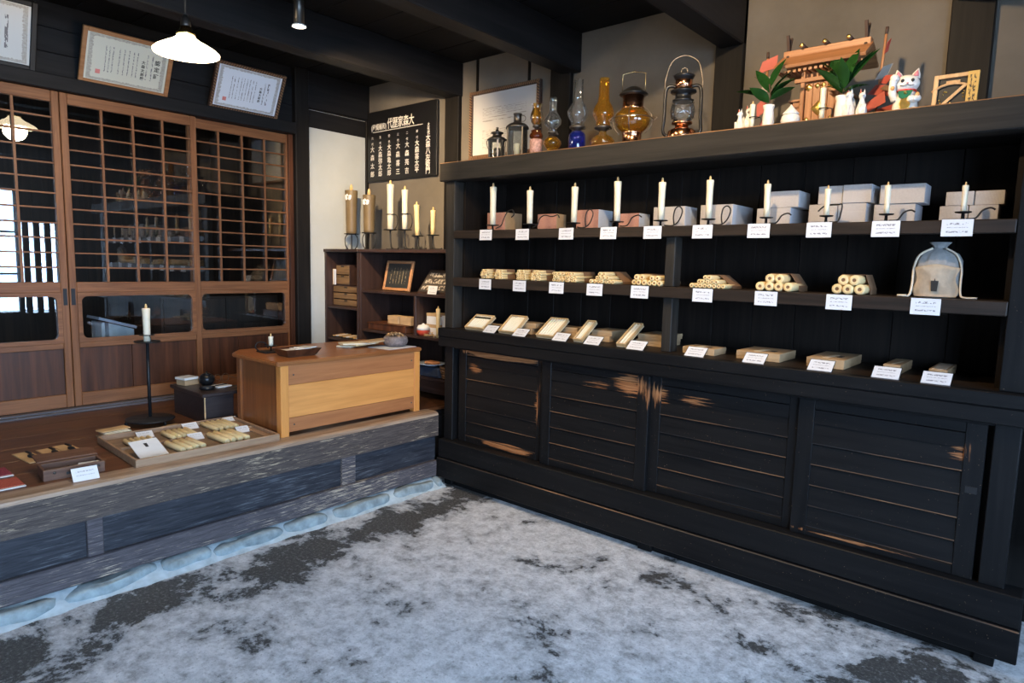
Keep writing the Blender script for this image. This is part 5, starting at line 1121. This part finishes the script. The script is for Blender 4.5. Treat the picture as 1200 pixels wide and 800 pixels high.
# ------------------------------------------------------------------ tobacco chest and tall candle stand
M['ebony'] = wood('near_black_chest_wood', (0.012, 0.008, 0.008), (0.038, 0.024, 0.022), 'Y', .4, .8, wear=(.22, .16, .12), wear_at=(.7, .78))
tb = thing('small_chest', 'small dark wooden smoking chest with a worn edge beside the desk', 'chest', (-.85, -1.045, PT))
MB().box(-.19, .19, -.085, .085, 0, .148, .003).obj('body', M['ebony'], tb); MB().box(-.205, .21, -.10, .105, .148, .168, .003).obj('top_board', M['ebony'], tb)
MB().box(.19, .194, -.082, -.076, .004, .146).obj('corner_strip', M['tan'], tb)
TT = PT + .168
t = thing('wood_block', 'pale wooden box with a white cover on the small chest', 'box', (-.99, -1.07, TT), rz=.2); MB().box(-.04, .04, -.045, .045, 0, .032, .002).obj('block', M['kraft'], t); MB().box(-.045, .045, -.05, .04, .032, .046, .002).obj('cover', M['porcelain'], t)
t = thing('iron_kettle', 'small round black iron pot on the small chest', 'pot', (-.90, -1.00, TT)); lathe('pot_body', M['black_metal'], [(.024, 0), (.040, .016), (.044, .036), (.036, .056), (.026, .062)], t); lathe('lid', M['black_metal'], [(.028, .061), (.018, .068), (.005, .071), (.006, .078), (.001, .081)], t)
t = thing('incense_dish', 'black ring-shaped dish at the front of the small chest', 'dish', (-.765, -1.06, TT)); lathe('dish', M['black_metal'], [(.03, 0), (.042, .006), (.044, .014), (.036, .013), (.030, .006), (.001, .005)], t); MB().box(-.012, .012, -.028, .028, .006, .02, .003).obj('block', M['ink'], t)
t = thing('white_tray', 'small white porcelain tray on the small chest', 'tray', (-.80, -.965, TT), rz=.15); MB().box(-.04, .04, -.045, .045, 0, .008, .002).obj('tray_body', M['porcelain'], t); MB().box(-.006, .006, -.035, .035, .008, .012).obj('black_bar', M['ink'], t)
t = thing('eyeglasses', 'wire eyeglasses resting at the back of the small chest', 'glasses', (-.93, -.90, TT), rz=.2)
for s in (-1, 1): MB().tube(circ((0, s * .028, .026), .024, 'X', 16)[:-1], .0016, closed=True).obj('lens_rim', M['wire'], t); MB().tube([(0, s * .052, .03), (.07, s * .054, .024), (.10, s * .054, .002)], .0013).obj('temple', M['wire'], t)
MB().tube([(0, -.005, .03), (0, 0, .034), (0, .005, .03)], .0014).obj('bridge', M['wire'], t)
cs = thing('candle_stand', 'tall black iron floor candle stand on a round footed base', 'candle stand', (-.868, -1.327, PT))
lathe('base', M['iron'], [(.118, .022), (.122, .026), (.118, .031), (.02, .033), (.012, .038), (.002, .038)], cs, n=32)
for k in range(3): a = k * 2.094 + .3; MB().tube(smooth_pts([(.10 * math.cos(a), .10 * math.sin(a), .024), (.118 * math.cos(a), .118 * math.sin(a), .012), (.108 * math.cos(a), .108 * math.sin(a), .004)]), .007).obj('foot', M['iron'], cs)
MB().lathe([(.0085, .036), (.0085, .445)], n=12).obj('pole', M['iron'], cs)
lathe('drip_plate', M['iron'], [(.01, .440), (.062, .446), (.064, .452), (.056, .450), (.002, .449)], cs, n=26)
MB().tube(circ((0, 0, .485), .036, 'Z', 20)[:-1], .0025, closed=True).obj('ring', M['iron'], cs)
MB().tube([(.036, 0, .485), (.05, 0, .47), (.05, 0, .45)], .0022).obj('ring_arm', M['iron'], cs)
candle((-.868, -1.327, PT + .450), .178, .0185, 'large ivory candle on the tall black floor stand', None)

# ------------------------------------------------------------------ trays and goods at the platform edge
M['tray_wood'] = wood('worn_tan_tray', (0.24, 0.13, 0.07), (0.40, 0.25, 0.14), 'Y', .5, 1.0)
M['tray_floor'] = wood('worn_tray_floor', (0.16, 0.095, 0.05), (0.26, 0.17, 0.10), 'Y', .55, .7)
tr = thing('display_tray', 'wide shallow tan wooden tray of candle bundles at the platform edge', 'tray', (-.345, -1.340, PT), rz=math.radians(-2))
MB().box(-.255, .255, -.320, .320, .004, .012).obj('tray_floor', M['tray_floor'], tr)
for a in ((-.265, -.255, -.33, .33), (.255, .265, -.33, .33), (-.255, .255, -.33, -.320), (-.255, .255, .320, .33)): MB().box(*a, 0, .036, .002).obj('tray_side', M['tray_wood'], tr)
MB().box(-.022, -.010, -.318, .318, .012, .026, .002).obj('tray_divider', M['tray_wood'], tr)
MB().box(-.25, .25, .285, .318, .012, .020, .002).obj('end_board', M['tray_wood'], tr)
Z1 = PT + .0125
def flat_bundle(x, y, n_, r, L, lab, rz=0.0):
    t = thing('candle_bundle', lab, 'candles', (x, y, Z1), rz=rz, group='candle bundles in the display tray')
    me = MB().lathe([(r * .8, -L / 2), (r, -L / 2 + .004), (r * .96, L / 2 - .004), (r * .7, L / 2)], n=10, M=Matrix.Rotation(PI / 2, 4, 'Y')).mesh('candle_roll', M['wax_y'])
    for k in range(n_): link('candle_roll', me, t, (random.uniform(-.004, .004), (k - (n_ - 1) / 2) * 2.35 * r, r), (0, 0, random.uniform(-.02, .02)))
flat_bundle(-.435, -1.535, 5, .0105, .13, 'bundle of short candles behind the emblem card in the tray', -.05)
flat_bundle(-.455, -1.345, 5, .0115, .15, 'bundle of candles in the middle of the tray, behind the divider strip', -.03)
flat_bundle(-.490, -1.125, 5, .0115, .18, 'bundle of candles behind the divider strip at the desk end of the tray', -.02)
flat_bundle(-.225, -1.415, 4, .0138, .17, 'bundle of candles next to the emblem card, at the front of the tray', .03)
flat_bundle(-.235, -1.205, 4, .0145, .19, 'bundle of longest candles at the front of the tray near the desk', .03)
def tray_card(x, y, lab, w_=.075, tilt=-62):
    t = thing('price_card', lab, 'price card', (x, y, Z1), group='price cards in the display tray', rot=(0, math.radians(tilt), math.radians(-4)))
    MB().box(-.0006, .0006, -w_ / 2, w_ / 2, 0, .05).obj('card', M['cardpaper_y'], t); MB().box(-.0022, -.0010, -w_ / 2, w_ / 2, 0, .052).obj('clear_stand', M['acrylic'], t)
tray_card(-.525, -1.475, 'white price card behind the short candle bundle in the tray'); tray_card(-.548, -1.245, 'white price card behind the middle candle bundle in the tray'); tray_card(-.535, -1.035, 'white price card in the corner of the tray nearest the desk')
tray_card(-.325, -1.315, 'white price card between the front bundles of the tray', .07); tray_card(-.300, -1.085, 'white price card beside the longest candles in the tray', .065)
t = thing('emblem_card', 'large white card with a small black candle emblem at the front of the tray', 'card', (-.175, -1.57, Z1), rot=(0, math.radians(-66), math.radians(4)))
MB().box(-.001, .001, -.062, .062, 0, .13).obj('card', M['porcelain'], t); em = MB().prism([(-.006, .075), (.006, .075), (.008, .103), (-.008, .103)], .0011, .0018, 'X'); em.obj('candle_emblem', M['ink'], t); MB().box(-.0030, -.0012, -.03, .03, 0, .05).obj('support', M['acrylic'], t)
tag(MB().box(-.05, .05, -.075, .075, 0, .004, .001).obj('wood_slab', M['tan'], None, (-.695, -1.30, PT), (0, 0, .25)), 'small flat tan wood slab behind the display tray', 'slab')
t = thing('candle_pack', 'kraft paper pack of six white candle ends beside the display tray', 'candles', (-.72, -1.545, PT), rz=.15)
MB().box(-.06, .035, -.07, .07, 0, .006, .001).obj('kraft_base', M['kraft'], t); MB().box(-.06, .005, -.07, .07, .026, .032, .002).obj('kraft_flap', M['tan'], t)
for k in range(6): MB().lathe([(.0085, -.055), (.0095, .04), (.004, .0405), (.003, .039), (.001, .039)], n=10, M=Matrix.Translation((0, (k - 2.5) * .0195, .0162)) @ Matrix.Rotation(PI / 2, 4, 'Y')).obj('candle_roll', M['wax'], t)
# open wooden tool box with lid
M['box_wood'] = wood('brown_toolbox_wood', (0.075, 0.033, 0.020), (0.17, 0.085, 0.05), 'Y', .5, 1, spec=.3)
t = thing('tool_box', 'open brown wooden tool box with its lid laid behind it', 'box', (-.205, -1.885, PT), rz=math.radians(-4))
for a in ((.048, .058, -.108, .108), (-.058, -.048, -.108, .108), (-.048, .048, -.108, -.098), (-.048, .048, .098, .108)): MB().box(*a, 0, .046, .0015).obj('box_side', M['box_wood'], t)
MB().box(-.048, .048, -.098, .098, .003, .008).obj('box_floor', M['box_wood'], t)
MB().box(-.105, 0, -.108, .108, 0, .007, .0015, M=Matrix.Translation((-.06, 0, .047)) @ Matrix.Rotation(math.radians(3), 4, 'Y')).obj('lid', M['box_wood'], t)
for yy in (-.07, .085): MB().lathe([(.006, 0), (.005, .003), (.001, .004)], n=8, M=Matrix.Translation((.058, yy, .03)) @ Matrix.Rotation(PI / 2, 4, 'Y')).obj('metal_stud', M['pewter'], t)
MB().box(.058, .061, -.03, .06, .016, .026).obj('dark_strap', M['ink'], t)
for k, (yy, rz, m) in enumerate(((-.06, .2, 'kraft'), (-.02, -.1, 'pewter'), (.03, .15, 'pewter'), (.06, -.2, 'porcelain'))): MB().box(-.010, .010, -.038, .038, .009 + k * .004, .015 + k * .004, .002).obj('tool', M[m], t, (.012 * (k % 2), yy, .012), (0, 0, rz))
t = thing('price_card', 'white price card standing in front of the wooden tool box', 'price card', (-.062, -1.873, PT + .001), rot=(0, math.radians(-42), math.radians(-4))); MB().box(-.0006, .0006, -.046, .046, 0, .06).obj('card', M['cardpaper_y'], t); MB().box(-.0024, -.001, -.046, .046, 0, .062).obj('clear_stand', M['acrylic'], t)
# snuffer sets
for k, (x, y, lab) in enumerate(((-.575, -1.945, 'black snuffer on a notched tan card nearest the red cloths'), (-.575, -1.855, 'black snuffer on a notched tan card in the middle of three'), (-.595, -1.785, 'black snuffer on a notched tan card nearest the candle pack'))):
    t = thing('snuffer_card', lab, 'candle snuffer', (x, y, PT), rz=.1, group='snuffers laid out on tan cards')
    MB().prism([(-.10, -.033), (.10, -.033), (.10, .0), (.02, .0), (.02, .016), (-.10, .016)], 0, .004, 'Z').obj('tan_card', M['tan'], t)
    MB().prism([(-.09, .024), (.09, .020), (.09, .034), (-.09, .036)], 0, .004, 'Z').obj('tan_strip', M['tan'], t)
    MB().ball((.012, .004, .010), .016, 2, (1.5, .8, .5)).obj('snuffer_bowl', M['ink'], t); MB().tube(smooth_pts([(-.09, .018, .008), (-.04, .020, .010), (.012, .004, .014), (.06, .01, .007)]), .0045, 6).obj('snuffer_handle', M['ink'], t)
# woven cloths at the edge of view
def weave(nm, c1, c2):
    m, nt, b = _nt(nm); f = _noise(nt, _map(nt, (60, 200, 60)), 3, 3); nt.links.new(_ramp(nt, f, [(.35, c1), (.65, c2)]), b.inputs['Base Color']); b.inputs['Roughness'].default_value = .95; _bump(nt, b, f, .6, .003); return m
M['red_weave'] = weave('red_woven_cloth', (0.20, 0.02, 0.02), (0.55, 0.12, 0.06)); M['wine_weave'] = weave('wine_woven_cloth', (0.12, 0.01, 0.03), (0.32, 0.04, 0.06))
for (x, y, m, lab) in ((-.225, -2.17, 'red_weave', 'bright red woven mat with a white fringe at the platform edge'), (-.405, -2.17, 'wine_weave', 'wine red woven mat with a white fringe behind the bright red one')):
    t = thing('woven_mat', lab, 'mat', (x, y, PT), group='red woven mats')
    MB().box(-.062, .062, -.14, .115, 0, .006, .002).obj('mat_cloth', M[m], t)
    MB().box(.062, .078, -.14, .115, 0, .004, .001).obj('white_hem', M['porcelain'], t)

# ------------------------------------------------------------------ lamps
M['milk'] = plain('milk_glass', (0.9, 0.85, 0.75), .3, 0, .02, emit=(1.0, .80, .52), es=6.0)
LP = (-.115, -1.40, 2.232)
t = thing('pendant_lamp', 'lit milk glass pendant lamp hanging on a black cord above the platform', 'lamp', LP)
lathe('shade', M['milk'], [(.131, 0), (.133, .006), (.120, .018), (.086, .038), (.050, .056), (.036, .066), (.036, .076), (.030, .074), (.080, .036), (.115, .015), (.126, .002)], t, n=40, cap=False)
lathe('gallery', M['brass'], [(.038, .074), (.040, .084), (.026, .092), (.024, .11)], t)
lathe('socket', M['pewter'], [(.020, .108), (.022, .118), (.018, .145), (.010, .158), (.002, .160)], t)
MB().lathe([(.004, .155), (.004, 2.722 - LP[2])], n=8).obj('cord', M['ink'], t)
MB().ball((0, 0, .03), .024, 2, (1, 1, 1.15)).obj('bulb', plain('lit_bulb', (1, .9, .7), .4, 0, 0, emit=(1, .8, .5), es=18), t)
light('pendant_light', 'POINT', (LP[0], LP[1], LP[2] - .02), (0, 0, 0), 34, (1.0, .74, .45), shadow_soft_size=.07)
t = thing('ceiling_spotlight', 'small grey tubular spotlight hanging from the ceiling, lit', 'lamp', (-.04, -.9, 2.470))
lathe('tube', M['pewter'], [(.024, .0), (.024, .20), (.018, .205), (.006, .252)], t); lathe('flange', M['porcelain'], [(.034, -.004), (.034, .002), (.026, .004)], t, cap=False)
lathe('lens', plain('lit_lens', (1, .9, .75), .4, 0, 0, emit=(1, .86, .66), es=45), [(.024, -.003), (.002, -.004)], t)
for (x, y, lab) in ((1.95, -1.0, 'grey tubular spotlight on the ceiling in front of the shrine'), (.95, -1.5, 'grey tubular spotlight on the ceiling in front of the oil lamps')):
    t2 = thing('ceiling_spotlight', lab, 'lamp', (x, y, 2.640)); lathe('tube', M['pewter'], [(.024, .0), (.024, .07), (.006, .082)], t2); lathe('flange', M['porcelain'], [(.034, -.004), (.034, .002), (.026, .004)], t2, cap=False)
MB().tube(smooth_pts([(0, 0, .25), (-.12, .04, .24), (-.20, .08, .20), (-.14, .10, .16), (-.05, .04, .18), (-.024, 0, .16)]), .004).obj('cable', M['ink'], t)
M['teal_cloth'] = plain('dark_teal_cloth', (0.02, 0.045, 0.05), .9, 0, .3, 30, bump=.4)
b = MB(); vs_ = []
for k in range(13):
    for z in (.34, .62, .86): vs_.append((2.885 + .011 * k, .22 + .014 * math.sin(k * 1.9) * (1.4 - z), z))
b._add(vs_, [(k * 3 + j, k * 3 + 3 + j, k * 3 + 4 + j, k * 3 + 1 + j) for k in range(12) for j in range(2)], 0, True); bmesh.ops.solidify(b.bm, geom=b.bm.faces[:], thickness=.004)
t = thing('hanging_cloth', 'dark teal cloth hanging on a hook at the end of the display cabinet', 'cloth', (0, 0, 0)); b.obj('cloth_fall', M['teal_cloth'], t); MB().tube([(2.80, .22, .862), (3.04, .22, .862)], .006).obj('rail', M['iron'], t)
# ------------------------------------------------------------------ a few things in the dim room behind the glass
t = thing('drawer_chest', 'dark chest with round iron pulls seen through the glass doors', 'chest', (-2.25, -.36, PT))
MB().box(-.25, .25, -.45, .45, 0, .62, .004).obj('carcass', M['dim_room'], t)
for k in range(3):
    for s in (-1, 1):
        dr = MB().box(.25, .262, s * .225 - .21, s * .225 + .21, .03 + k * .195, .215 + k * .195, .002).obj('drawer', M['dim_room'], t); MB().tube(circ((.268, s * .225, .12 + k * .195), .022, 'X', 12, 180, 360), .003).obj('pull', M['wire'], dr)
t = thing('lectern_stand', 'pale blue slant-topped stand behind the middle glass door', 'stand', (-2.3, -1.02, PT))
M['pale_blue'] = plain('pale_blue_paint', (0.55, 0.68, 0.78), .5)
MB().prism([(-.06, .0), (.10, .0), (.10, .385), (-.06, .435)], -.10, .10, 'X').obj('cabinet_box', M['pale_blue'], t); MB().box(-.1, .1, -.105, -.085, 0, .44).obj('leg', M['pale_blue'], t)
MB().box(-.12, .12, -.13, .12, 0, .018, M=Matrix.Translation((0, -.005, .425)) @ Matrix.Rotation(-.30, 4, 'X')).obj('slant_top', M['blue_plate'], t)
t = thing('added_bulb', 'added unseen bulb filling the dim room behind the glass doors', 'lamp', (-2.9, -2.6, 2.2)); MB().ball((0, 0, 0), .03, 2, (1, 1, 1.2)).obj('bulb', M['milk'], t); MB().lathe([(.004, .03), (.004, .52)], n=8).obj('cord', M['ink'], t)  # bulb and cord added out of sight to carry the fill light
light('back_room_fill_light', 'POINT', (-2.9, -2.6, 2.15), (0, 0, 0), 9, (.8, .9, 1.0), shadow_soft_size=.04)  # added bluish fill that brightens the back room
